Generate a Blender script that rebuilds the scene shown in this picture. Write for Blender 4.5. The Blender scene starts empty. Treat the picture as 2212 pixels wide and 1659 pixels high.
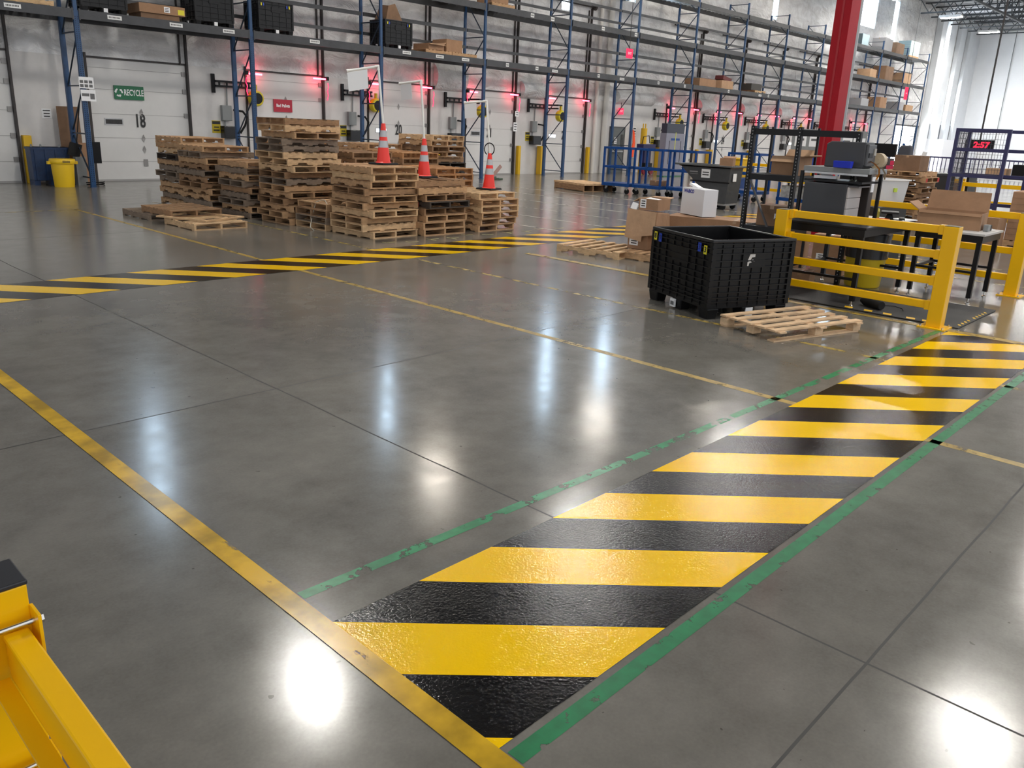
import bpy, bmesh, math, random
from mathutils import Vector, Matrix, Euler
PI = math.pi
SC = bpy.context.scene
COL = SC.collection

# ------------------------------------------------------------------ camera
H = 2.0
RIGHT = Vector((0.69360256, -0.71921656, 0.04053443))
DOWN = Vector((-0.17802169, -0.22566257, -0.95780201))
FWD = Vector((0.69801417, 0.65711791, -0.28455628))
cam_data = bpy.data.cameras.new('camera')
cam = bpy.data.objects.new('camera', cam_data)
COL.objects.link(cam)
SC.camera = cam
M3 = Matrix((RIGHT, -DOWN, -FWD)).transposed()
cam.matrix_world = Matrix.Translation((0, 0, H)) @ M3.to_4x4()
cam_data.sensor_fit = 'HORIZONTAL'
cam_data.sensor_width = 36.0
cam_data.lens = 1735.633 / 2212 * 36.0
cam_data.shift_x = 0.0
cam_data.shift_y = -40.0 / 2212
cam_data.clip_start = 0.02
cam_data.clip_end = 400

# ------------------------------------------------------------------ world, exposure
world = bpy.data.worlds.new('world')
SC.world = world
world.use_nodes = True
bgn = world.node_tree.nodes['Background']
bgn.inputs['Color'].default_value = (0.92, 0.95, 1.0, 1)
bgn.inputs['Strength'].default_value = 0.46
SC.view_settings.view_transform = 'Standard'
SC.view_settings.look = 'None'
SC.view_settings.gamma = 1.0
SC.view_settings.use_curve_mapping = False
SC.view_settings.exposure = 1.5

LAMP_STRENGTH = 74.0
WINDOW_STRENGTH = 6.5
RED_STRENGTH = 2.5
LAMPZ = 11.0

def area_light(name, loc, rot, sx, sy, power, col):
    d = bpy.data.lights.new(name, 'AREA')
    d.shape = 'RECTANGLE'; d.size = sx; d.size_y = sy; d.energy = power; d.color = col
    o = bpy.data.objects.new(name, d); COL.objects.link(o)
    o.location = loc; o.rotation_euler = rot
    return o

# ------------------------------------------------------------------ materials
MATS = {}
def mat(name, col, rough=0.5, metal=0.0, var=0.0, vscale=4.0, bump=0.0, bscale=30.0, emit=None, estr=0.0,
        spec=0.5, stretch=None, coat=0.0, alpha=1.0, trans=0.0, col2=None):
    if name in MATS: return MATS[name]
    m = bpy.data.materials.new(name); m.use_nodes = True
    nt = m.node_tree; b = nt.nodes['Principled BSDF']
    b.inputs['Base Color'].default_value = (*col, 1)
    b.inputs['Roughness'].default_value = rough
    b.inputs['Metallic'].default_value = metal
    b.inputs['Specular IOR Level'].default_value = spec
    b.inputs['Coat Weight'].default_value = coat
    b.inputs['Alpha'].default_value = alpha
    b.inputs['Transmission Weight'].default_value = trans
    if emit:
        b.inputs['Emission Color'].default_value = (*emit, 1)
        b.inputs['Emission Strength'].default_value = estr
    if var > 0 or bump > 0:
        tc = nt.nodes.new('ShaderNodeTexCoord'); mp = nt.nodes.new('ShaderNodeMapping')
        nt.links.new(tc.outputs['Object'], mp.inputs[0])
        if stretch: mp.inputs['Scale'].default_value = stretch
    if var > 0:
        n = nt.nodes.new('ShaderNodeTexNoise'); n.inputs['Scale'].default_value = vscale
        n.inputs['Detail'].default_value = 6; n.inputs['Roughness'].default_value = 0.65
        nt.links.new(mp.outputs[0], n.inputs['Vector'])
        r = nt.nodes.new('ShaderNodeValToRGB')
        c2 = col2 or tuple(min(1, c * (1 + var)) for c in col)
        c1 = tuple(c * (1 - var) for c in col)
        r.color_ramp.elements[0].position = 0.3; r.color_ramp.elements[0].color = (*c1, 1)
        r.color_ramp.elements[1].position = 0.7; r.color_ramp.elements[1].color = (*c2, 1)
        nt.links.new(n.outputs['Fac'], r.inputs[0]); nt.links.new(r.outputs[0], b.inputs['Base Color'])
    if bump > 0:
        n2 = nt.nodes.new('ShaderNodeTexNoise'); n2.inputs['Scale'].default_value = bscale
        n2.inputs['Detail'].default_value = 3
        nt.links.new(mp.outputs[0], n2.inputs['Vector'])
        bp = nt.nodes.new('ShaderNodeBump'); bp.inputs['Strength'].default_value = bump; bp.inputs['Distance'].default_value = 0.05
        nt.links.new(n2.outputs['Fac'], bp.inputs['Height']); nt.links.new(bp.outputs[0], b.inputs['Normal'])
    MATS[name] = m
    return m

def emis(name, col, s):
    if name in MATS: return MATS[name]
    m = bpy.data.materials.new(name); m.use_nodes = True
    nt = m.node_tree; nt.nodes.clear()
    e = nt.nodes.new('ShaderNodeEmission'); o = nt.nodes.new('ShaderNodeOutputMaterial')
    e.inputs[0].default_value = (*col, 1); e.inputs[1].default_value = s
    nt.links.new(e.outputs[0], o.inputs[0]); MATS[name] = m
    return m

def cavity(m, layers):
    return m

# ------------------------------------------------------------------ mesh builder
class MB:
    def __init__(s): s.v = []; s.f = []; s.mi = []
    def add(s, vs, fs, mi=0):
        o = len(s.v); s.v += [tuple(v) for v in vs]; s.f += [tuple(i + o for i in f) for f in fs]; s.mi += [mi] * len(fs); return s
    def box(s, x0, x1, y0, y1, z0, z1, mi=0):
        return s.add([(x0,y0,z0),(x1,y0,z0),(x1,y1,z0),(x0,y1,z0),(x0,y0,z1),(x1,y0,z1),(x1,y1,z1),(x0,y1,z1)],
              [(0,3,2,1),(4,5,6,7),(0,1,5,4),(1,2,6,5),(2,3,7,6),(3,0,4,7)], mi)
    def cb(s, c, d, mi=0, rot=None):
        hx, hy, hz = d[0]/2, d[1]/2, d[2]/2
        P = [(-hx,-hy,-hz),(hx,-hy,-hz),(hx,hy,-hz),(-hx,hy,-hz),(-hx,-hy,hz),(hx,-hy,hz),(hx,hy,hz),(-hx,hy,hz)]
        if rot: R = Euler(rot).to_matrix(); P = [R @ Vector(p) for p in P]
        return s.add([(p[0]+c[0],p[1]+c[1],p[2]+c[2]) for p in P], [(0,3,2,1),(4,5,6,7),(0,1,5,4),(1,2,6,5),(2,3,7,6),(3,0,4,7)], mi)
    def bar(s, a, b, w, h, mi=0, up=(0,0,1)):
        a, b = Vector(a), Vector(b); d = (b-a).normalized(); u = Vector(up)
        if abs(d.dot(u)) > 0.99: u = Vector((0,1,0))
        x = d.cross(u).normalized(); z = x.cross(d)
        P = []
        for q in (a, b):
            for sx, sz in ((-1,-1),(1,-1),(1,1),(-1,1)): P.append(q + x*sx*w/2 + z*sz*h/2)
        return s.add(P, [(0,1,2,3),(7,6,5,4),(0,4,5,1),(1,5,6,2),(2,6,7,3),(3,7,4,0)], mi)
    def tube(s, pts, r, n=8, mi=0, caps=True, closed=False):
        pts = [Vector(p) for p in pts]; rings = []; N = len(pts)
        rr = r if isinstance(r, (list, tuple)) else [r]*N
        pd = None
        for i, p in enumerate(pts):
            if closed: d = pts[(i+1) % N] - pts[(i-1) % N]
            else: d = pts[min(i+1, N-1)] - pts[max(i-1, 0)]
            d = d.normalized() if d.length > 1e-9 else Vector((0,0,1))
            if pd is None:
                u = Vector((0,0,1)) if abs(d.z) < 0.9 else Vector((0,1,0))
                x = d.cross(u).normalized()
            else:
                x = (pd - d * pd.dot(d)); x = x.normalized() if x.length > 1e-6 else d.orthogonal().normalized()
            pd = x; y = d.cross(x)
            rings.append([p + (x*math.cos(2*PI*k/n) + y*math.sin(2*PI*k/n))*rr[i] for k in range(n)])
        o = len(s.v)
        for rg in rings: s.v += [tuple(q) for q in rg]
        M = N if closed else N-1
        for i in range(M):
            j = (i+1) % N
            for k in range(n):
                k2 = (k+1) % n
                s.f.append((o+i*n+k, o+i*n+k2, o+j*n+k2, o+j*n+k)); s.mi.append(mi)
        if caps and not closed:
            s.f.append(tuple(o+k for k in range(n-1,-1,-1))); s.mi.append(mi)
            s.f.append(tuple(o+(N-1)*n+k for k in range(n))); s.mi.append(mi)
        return s
    def lathe(s, prof, c=(0,0,0), n=20, mi=0, axis='z', sq=None):
        o = len(s.v)
        for (r, z) in prof:
            for k in range(n):
                a = 2*PI*k/n
                cx, cy = math.cos(a), math.sin(a)
                if axis == 'z': q = (c[0]+r*cx, c[1]+r*cy, c[2]+z)
                elif axis == 'y': q = (c[0]+r*cx, c[1]+z, c[2]+r*cy)
                else: q = (c[0]+z, c[1]+r*cx, c[2]+r*cy)
                s.v.append(q)
        for i in range(len(prof)-1):
            for k in range(n):
                k2 = (k+1) % n
                s.f.append((o+i*n+k, o+i*n+k2, o+(i+1)*n+k2, o+(i+1)*n+k)); s.mi.append(mi)
        s.f.append(tuple(o+k for k in range(n-1,-1,-1))); s.mi.append(mi)
        s.f.append(tuple(o+(len(prof)-1)*n+k for k in range(n))); s.mi.append(mi)
        return s
    def prism(s, poly, a, b, axis='x', mi=0):
        # poly: 2d points; axis is the extrusion axis
        n = len(poly); P = []
        for t in (a, b):
            for (u, w) in poly:
                P.append((t,u,w) if axis == 'x' else (u,t,w) if axis == 'y' else (u,w,t))
        F = [tuple(range(n-1,-1,-1)), tuple(range(n, 2*n))]
        for k in range(n): k2 = (k+1) % n; F.append((k, k2, n+k2, n+k))
        return s.add(P, F, mi)
    def frust(s, c, bx, by, tx, ty, z0, z1, mi=0, open_top=False, off=(0,0)):
        P = [(c[0]-bx/2,c[1]-by/2,z0),(c[0]+bx/2,c[1]-by/2,z0),(c[0]+bx/2,c[1]+by/2,z0),(c[0]-bx/2,c[1]+by/2,z0)]
        P += [(c[0]+off[0]-tx/2,c[1]+off[1]-ty/2,z1),(c[0]+off[0]+tx/2,c[1]+off[1]-ty/2,z1),(c[0]+off[0]+tx/2,c[1]+off[1]+ty/2,z1),(c[0]+off[0]-tx/2,c[1]+off[1]+ty/2,z1)]
        F = [(0,3,2,1),(0,1,5,4),(1,2,6,5),(2,3,7,6),(3,0,4,7)]
        if not open_top: F.append((4,5,6,7))
        return s.add(P, F, mi)
    def build(s, name, mats, parent=None, bevel=0.0, smooth=False, loc=None, rot=None):
        me = bpy.data.meshes.new(name); me.from_pydata(s.v, [], s.f)
        if not isinstance(mats, (list, tuple)): mats = [mats]
        for m in mats: me.materials.append(m)
        me.polygons.foreach_set('material_index', s.mi)
        bm = bmesh.new(); bm.from_mesh(me); bmesh.ops.recalc_face_normals(bm, faces=bm.faces); bm.to_mesh(me); bm.free()
        if smooth:
            me.polygons.foreach_set('use_smooth', [True]*len(me.polygons))
            me.set_sharp_from_angle(angle=math.radians(40))
        me.update()
        o = bpy.data.objects.new(name, me); COL.objects.link(o)
        if parent: o.parent = parent
        if loc: o.location = loc
        if rot: o.rotation_euler = rot
        if bevel > 0:
            md = o.modifiers.new('bevel', 'BEVEL'); md.width = bevel; md.segments = 2; md.limit_method = 'ANGLE'; md.angle_limit = math.radians(50)
        return o

def tag(o, label, cat, group=None, kind=None):
    o['label'] = label; o['category'] = cat
    if group: o['group'] = group
    if kind: o['kind'] = kind
    return o
def empty(name, loc, label=None, cat=None, rotz=0.0, group=None):
    o = bpy.data.objects.new(name, None); COL.objects.link(o)
    o.location = loc; o.rotation_euler = (0, 0, rotz); o.empty_display_size = 0.1
    if label: tag(o, label, cat, group)
    return o
def struct(o):
    o['kind'] = 'structure'; return o
def dup(root, loc, rotz=None, label=None, rot=None):
    r = root.copy(); COL.objects.link(r); r.location = loc
    if rotz is not None: r.rotation_euler = (0, 0, rotz)
    if rot is not None: r.rotation_euler = rot
    if label: r['label'] = label
    for ch in list(root.children):
        c = ch.copy(); COL.objects.link(c); c.parent = r
        for g in list(ch.children):
            d = g.copy(); COL.objects.link(d); d.parent = c
    return r
TEXTCACHE = {}
def text(name, s, size, m, parent, loc, rot=(PI/2, 0, 0), sx=1.0, bold=0.0, align='CENTER', ext=0.0008):
    key = (s, size, bold, align)
    if key not in TEXTCACHE:
        c = bpy.data.curves.new(name, 'FONT'); c.body = s; c.size = size; c.align_x = align; c.align_y = 'CENTER'
        c.extrude = ext; c.offset = bold; c.resolution_u = 3; c.space_line = 0.9
        t = bpy.data.objects.new('tmp', c); COL.objects.link(t)
        dg = bpy.context.evaluated_depsgraph_get()
        me = bpy.data.meshes.new_from_object(t.evaluated_get(dg))
        bpy.data.objects.remove(t); TEXTCACHE[key] = me
    me = TEXTCACHE[key].copy(); me.materials.clear(); me.materials.append(m)
    o = bpy.data.objects.new(name, me); COL.objects.link(o); o.parent = parent
    o.location = loc; o.rotation_euler = rot; o.scale = (sx, 1, 1)
    return o
rnd = random.Random(7)

# palette
white_paint = mat('white_painted_panel', (0.62, 0.60, 0.58), 0.42, var=0.10, vscale=0.9, bump=0.05, bscale=3)
door_white = mat('door_white_steel', (0.66, 0.65, 0.63), 0.38, var=0.06, vscale=0.7)
black = mat('black_plastic', (0.005, 0.005, 0.006), 0.45, spec=0.25)
blackm = mat('black_paint', (0.006, 0.006, 0.007), 0.42, spec=0.25)
dark = mat('dark_track_steel', (0.028, 0.022, 0.020), 0.5, var=0.3, vscale=6)
blue = mat('blue_rack_paint', (0.010, 0.052, 0.14), 0.42, var=0.18, vscale=5)
navy = mat('navy_cage_paint', (0.022, 0.022, 0.085), 0.45)
cartblue = mat('blue_cart_paint', (0.004, 0.048, 0.20), 0.4, var=0.25, vscale=7, spec=0.3)
brace = mat('brace_steel', (0.030, 0.045, 0.07), 0.4, metal=0.4)
beamg = mat('grey_beam_paint', (0.042, 0.043, 0.046), 0.40, var=0.25, vscale=3, metal=0.2)
wire = mat('galvanised_wire', (0.30, 0.31, 0.32), 0.35, metal=0.7)
yellow = mat('safety_yellow_paint', (0.86, 0.47, 0.002), 0.30, var=0.03, vscale=3, spec=0.3)
yellow_b = mat('bollard_yellow', (0.70, 0.42, 0.01), 0.4)
red_col = mat('red_column_paint', (0.29, 0.003, 0.010), 0.5, var=0.10, vscale=2, spec=0.2)
galv = mat('galvanised_steel', (0.42, 0.42, 0.42), 0.35, metal=0.6, var=0.15, vscale=8)
greybox = mat('grey_enclosure', (0.22, 0.23, 0.23), 0.5)
paper = mat('white_paper', (0.80, 0.80, 0.80), 0.5)
ink = mat('black_ink', (0.02, 0.02, 0.02), 0.6)
card = mat('cardboard', (0.31, 0.175, 0.095), 0.8, var=0.16, vscale=3, bump=0.12, bscale=9)
card2 = mat('cardboard_light', (0.42, 0.26, 0.15), 0.8, var=0.14, vscale=3, bump=0.12, bscale=9)
card3 = mat('cardboard_dark', (0.20, 0.115, 0.065), 0.85, var=0.18, vscale=3)
tape = mat('packing_tape', (0.40, 0.25, 0.14), 0.25)
chrome = mat('zinc_plated_steel', (0.62, 0.60, 0.56), 0.2, metal=1.0)
rubber = mat('black_rubber', (0.010, 0.010, 0.010), 0.7, spec=0.25)
whitep = mat('white_plastic', (0.78, 0.77, 0.74), 0.35)
grey_l = mat('light_grey_laminate', (0.50, 0.49, 0.47), 0.4)
# ------------------------------------------------------------------ floor
def floor_material():
    m = bpy.data.materials.new('polished_concrete'); m.use_nodes = True
    nt = m.node_tree; L = nt.links; N = nt.nodes; b = N['Principled BSDF']
    tc = N.new('ShaderNodeTexCoord')
    def noise(scale, detail=5, rough=0.6, st=None):
        n = N.new('ShaderNodeTexNoise'); n.inputs['Scale'].default_value = scale; n.inputs['Detail'].default_value = detail
        n.inputs['Roughness'].default_value = rough
        if st:
            mp = N.new('ShaderNodeMapping'); mp.inputs['Scale'].default_value = st
            L.new(tc.outputs['Object'], mp.inputs[0]); L.new(mp.outputs[0], n.inputs['Vector'])
        else: L.new(tc.outputs['Object'], n.inputs['Vector'])
        return n
    def mth(op, a, bb, c=None):
        x = N.new('ShaderNodeMath'); x.operation = op
        for i, v in enumerate((a, bb, c)):
            if v is None: continue
            if isinstance(v, (int, float)): x.inputs[i].default_value = v
            else: L.new(v, x.inputs[i])
        return x.outputs[0]
    n1 = noise(0.55, 7, 0.62); n2 = noise(3.2, 6, 0.7); n3 = noise(70, 2, 0.5)
    s = mth('ADD', mth('MULTIPLY', n1.outputs['Fac'], 0.5), mth('ADD', mth('MULTIPLY', n2.outputs['Fac'], 0.38), mth('MULTIPLY', n3.outputs['Fac'], 0.12)))
    r = N.new('ShaderNodeValToRGB'); e = r.color_ramp.elements
    e[0].position = 0.36; e[0].color = (0.112, 0.104, 0.090, 1)
    e[1].position = 0.64; e[1].color = (0.200, 0.187, 0.162, 1)
    L.new(s, r.inputs[0])
    sep = N.new('ShaderNodeSeparateXYZ'); L.new(tc.outputs['Object'], sep.inputs[0])
    wob = noise(1.1, 2, 0.5)
    def seam(coord, period, off, w):
        c = mth('ADD', coord, mth('MULTIPLY', mth('SUBTRACT', wob.outputs['Fac'], 0.5), 0.03))
        q = mth('ABSOLUTE', mth('SUBTRACT', mth('MODULO', mth('ADD', c, 1000*period - off + period/2), period), period/2), None)
        return mth('LESS_THAN', q, w)
    sx = seam(sep.outputs['X'], 11.9, 3.02, 0.0055)
    sy = seam(sep.outputs['Y'], 4.49, 0.826, 0.006)
    sm = mth('MAXIMUM', sx, sy)
    # scattered dark specks and pale scuffs
    sp = noise(17.0, 2, 0.4); spots = mth('GREATER_THAN', sp.outputs['Fac'], 0.765)
    sc1 = noise(2.6, 8, 0.75, (1.0, 3.0, 1)); sc = mth('GREATER_THAN', sc1.outputs['Fac'], 0.70)
    mx = N.new('ShaderNodeMixRGB'); L.new(sm, mx.inputs[0]); L.new(r.outputs[0], mx.inputs[1]); mx.inputs[2].default_value = (0.025, 0.023, 0.02, 1)
    mx2 = N.new('ShaderNodeMixRGB'); L.new(mth('MULTIPLY', spots, 0.6), mx2.inputs[0]); L.new(mx.outputs[0], mx2.inputs[1]); mx2.inputs[2].default_value = (0.04, 0.035, 0.03, 1)
    mx3 = N.new('ShaderNodeMixRGB'); L.new(mth('MULTIPLY', sc, 0.35), mx3.inputs[0]); L.new(mx2.outputs[0], mx3.inputs[1]); mx3.inputs[2].default_value = (0.30, 0.28, 0.25, 1)
    L.new(mx3.outputs[0], b.inputs['Base Color'])
    rr = N.new('ShaderNodeMapRange'); rr.inputs['From Min'].default_value = 0.3; rr.inputs['From Max'].default_value = 0.7
    rr.inputs['To Min'].default_value = FLOOR_R0; rr.inputs['To Max'].default_value = FLOOR_R1
    L.new(n2.outputs['Fac'], rr.inputs[0])
    slab = mth('MULTIPLY', mth('GREATER_THAN', sep.outputs['Y'], 5.316), 0.03)
    slab2 = mth('MULTIPLY', mth('LESS_THAN', sep.outputs['X'], 3.02), 0.02)
    L.new(mth('ADD', mth('ADD', rr.outputs[0], mth('ADD', slab, slab2)), mth('MULTIPLY', sm, 0.5)), b.inputs['Roughness'])
    b.inputs['Specular IOR Level'].default_value = 0.62
    bp = N.new('ShaderNodeBump'); bp.inputs['Strength'].default_value = 0.02; bp.inputs['Distance'].default_value = 0.02
    L.new(n1.outputs['Fac'], bp.inputs['Height']); L.new(bp.outputs[0], b.inputs['Normal'])
    return m
FLOOR_R0, FLOOR_R1 = 0.125, 0.185
fl = MB().box(-25, 92, -30, 25.2, -0.2, 0)
floor = struct(fl.build('floor', floor_material()))

def worn_paint(name, col, thresh, rough=0.3, scale=5.0, edge=0.04, dirt=0.3, st=(1,1,1)):
    m = bpy.data.materials.new(name); m.use_nodes = True
    nt = m.node_tree; L = nt.links; N = nt.nodes; b = N['Principled BSDF']; out = N['Material Output']
    tc = N.new('ShaderNodeTexCoord'); mp = N.new('ShaderNodeMapping'); mp.inputs['Scale'].default_value = st
    L.new(tc.outputs['Object'], mp.inputs[0])
    n = N.new('ShaderNodeTexNoise'); n.inputs['Scale'].default_value = scale; n.inputs['Detail'].default_value = 8; n.inputs['Roughness'].default_value = 0.65
    L.new(mp.outputs[0], n.inputs['Vector'])
    n2 = N.new('ShaderNodeTexNoise'); n2.inputs['Scale'].default_value = scale*1.7; n2.inputs['Detail'].default_value = 6
    L.new(tc.outputs['Object'], n2.inputs['Vector'])
    cr = N.new('ShaderNodeValToRGB'); cr.color_ramp.elements[0].position = 0.35; cr.color_ramp.elements[1].position = 0.62
    cr.color_ramp.elements[0].color = (*[c*(1-dirt) for c in col], 1); cr.color_ramp.elements[1].color = (*col, 1)
    L.new(n2.outputs['Fac'], cr.inputs[0]); L.new(cr.outputs[0], b.inputs['Base Color'])
    b.inputs['Roughness'].default_value = rough
    mr = N.new('ShaderNodeMapRange'); mr.inputs['From Min'].default_value = thresh; mr.inputs['From Max'].default_value = thresh+edge
    L.new(n.outputs['Fac'], mr.inputs[0])
    t = N.new('ShaderNodeBsdfTransparent'); mx = N.new('ShaderNodeMixShader')
    L.new(mr.outputs[0], mx.inputs[0]); L.new(t.outputs[0], mx.inputs[1]); L.new(b.outputs[0], mx.inputs[2]); L.new(mx.outputs[0], out.inputs[0])
    return m

def gloss_paint(name, col, rough, bump, bscale):
    m = bpy.data.materials.new(name); m.use_nodes = True
    nt = m.node_tree; L = nt.links; N = nt.nodes; b = N['Principled BSDF']
    tc = N.new('ShaderNodeTexCoord')
    b.inputs['Base Color'].default_value = (*col, 1); b.inputs['Roughness'].default_value = rough
    b.inputs['Specular IOR Level'].default_value = 0.42
    n = N.new('ShaderNodeTexNoise'); n.inputs['Scale'].default_value = bscale; n.inputs['Detail'].default_value = 3; n.inputs['Roughness'].default_value = 0.6
    L.new(tc.outputs['Object'], n.inputs['Vector'])
    bp = N.new('ShaderNodeBump'); bp.inputs['Strength'].default_value = bump; bp.inputs['Distance'].default_value = 0.004
    L.new(n.outputs['Fac'], bp.inputs['Height']); L.new(bp.outputs[0], b.inputs['Normal'])
    return m
hz_yellow = gloss_paint('hazard_yellow_gloss', (0.92, 0.56, 0.0005), 0.09, 0.34, 75)
hz_black = gloss_paint('hazard_black_gloss', (0.0015, 0.0015, 0.002), 0.09, 0.42, 75)

def clip_poly(poly, xmin, xmax):
    def cl(P, f, inter):
        out = []
        for i in range(len(P)):
            a, b = P[i], P[(i+1) % len(P)]
            fa, fb = f(a), f(b)
            if fa: out.append(a)
            if fa != fb: out.append(inter(a, b))
        return out
    def ix(x): return lambda a, b: (x, a[1] + (b[1]-a[1])*(x-a[0])/(b[0]-a[0]))
    P = cl(poly, lambda p: p[0] >= xmin, ix(xmin))
    if P: P = cl(P, lambda p: p[0] <= xmax, ix(xmax))
    return P
def hazard_band(label, y0, y1, xa, xb, c0, period, wy, slope, label2=None):
    # slanted yellow stripes on black, between y0 (near) and y1 (far); c0 = far-edge start of a yellow stripe
    mb = MB(); z = 0.0022
    k = -40
    for k in range(-60, 80):
        for (a, b, mi) in ((c0+k*period, c0+k*period+wy, 0), (c0+k*period+wy, c0+(k+1)*period, 1)):
            P = [(a, y1), (a+slope, y0), (b+slope, y0), (b, y1)]
            P = clip_poly(P, xa, xb)
            if len(P) >= 3:
                o = len(mb.v)
                mb.v += [(p[0], p[1], z) for p in P]; mb.f.append(tuple(range(o, o+len(P)))); mb.mi.append(mi)
    o = mb.build('hazard_stripe_band', [hz_yellow, hz_black])
    return tag(o, label, 'floor marking')
hazard_band('wide glossy black and yellow striped band painted across the near floor', 1.512, 2.487, 1.621, 9.86, 1.1585, 0.9262, 0.4635, 0.995)
hazard_band('striped black and yellow floor band running in front of the pallet stacks', 9.60, 10.62, -8.0, 24.0, 3.038-0.9345*8, 0.9345, 0.455, 0.965)

old_yellow = worn_paint('worn_yellow_tape', (0.44, 0.29, 0.05), 0.36, 0.35, 6, 0.08, 0.4)
old_yellow2 = worn_paint('faded_yellow_line', (0.42, 0.30, 0.07), 0.44, 0.4, 5, 0.12, 0.3)
near_yellow = worn_paint('scuffed_yellow_line', (0.70, 0.42, 0.01), 0.34, 0.22, 2.4, 0.05, 0.5, (1.6, 0.7, 1))
green_tape = worn_paint('worn_green_tape', (0.010, 0.24, 0.085), 0.425, 0.3, 7, 0.03, 0.35)
green_tape2 = worn_paint('worn_green_tape_near', (0.006, 0.20, 0.07), 0.385, 0.3, 7, 0.03, 0.3)
pale_line = worn_paint('pale_lane_line', (0.50, 0.48, 0.42), 0.40, 0.4, 4, 0.1, 0.2)
def line(name, label, x0, x1, y0, y1, m, z=0.003, cat='floor marking'):
    mb = MB(); mb.add([(x0,y0,z),(x1,y0,z),(x1,y1,z),(x0,y1,z)], [(0,1,2,3)])
    return tag(mb.build(name, m), label, cat)
line('floor_line', 'wide scuffed yellow line ending the near striped band', 1.52, 1.621, -3.0, 12, near_yellow, 0.0034)
line('floor_line', 'worn yellow line from the yellow bin corner through the floor middle', 5.865, 5.945, -4, 18.1, old_yellow, 0.0012)
line('floor_line', 'faint worn yellow line passing under the black bulk container corner', 7.83, 7.905, -2, 19, old_yellow2, 0.0012)
line('floor_line', 'yellow line along the black mat and guard rail posts', 9.74, 9.87, -6, 9, old_yellow, 0.0034)
line('floor_line', 'faint yellow line across the floor near the far doors', -6, 5.945, 18.02, 18.1, old_yellow2, 0.0012)
_g = MB(); _g.add([(1.63,2.71,0.0012),(9.7,2.535,0.0012),(9.7,2.60,0.0012),(1.63,2.772,0.0012)], [(0,1,2,3)])
tag(_g.build('green_floor_tape', green_tape), 'broken green tape line on the far side of the near striped band', 'floor marking')
line('green_floor_tape', 'worn green tape line on the near side of the near striped band', 1.63, 13, 1.41, 1.48, green_tape2, 0.0012)
for i, x in enumerate((12.6, 14.1, 15.62, 17.2, 18.9, 20.6)):
    line('lane_line', 'thin pale lane line on the far floor, %s counted from the pallet stacks' % ('first','second','third','fourth','fifth','sixth')[i], x, x+0.06, 10.75, 22.3, pale_line, 0.0012)
line('lane_line', 'thin pale yellow floor line beyond the guard rail posts, nearer one', 13.9, 13.97, -6, 8, old_yellow2, 0.0012)
line('lane_line', 'thin pale yellow floor line beyond the guard rail posts, farther one', 15.6, 15.67, -6, 8, old_yellow2, 0.0012)
# small corner marks of tape in front of the stacks
tickm = worn_paint('old_tick_tape', (0.55, 0.48, 0.2), 0.3, 0.4, 6, 0.1, 0.2)
tk = MB()
r2 = random.Random(3)
for (x, y) in ((8.5,11.1),(8.9,10.95),(9.45,11.05),(9.9,11.0),(10.4,11.15),(10.8,11.0),(11.4,11.05),(11.9,11.0),(12.4,11.1),(12.9,11.0)):
    a = r2.choice((0, 1)); z = 0.002
    tk.add([(x,y,z),(x+0.22,y,z),(x+0.22,y+0.03,z),(x,y+0.03,z)], [(0,1,2,3)])
    tk.add([(x,y-0.15*a,z),(x+0.03,y-0.15*a,z),(x+0.03,y+0.12,z),(x,y+0.12,z)], [(0,1,2,3)])
tag(tk.build('tape_marks', tickm), 'row of small pale tape corner marks on floor before the stacks', 'floor marking', kind='stuff')

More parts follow.
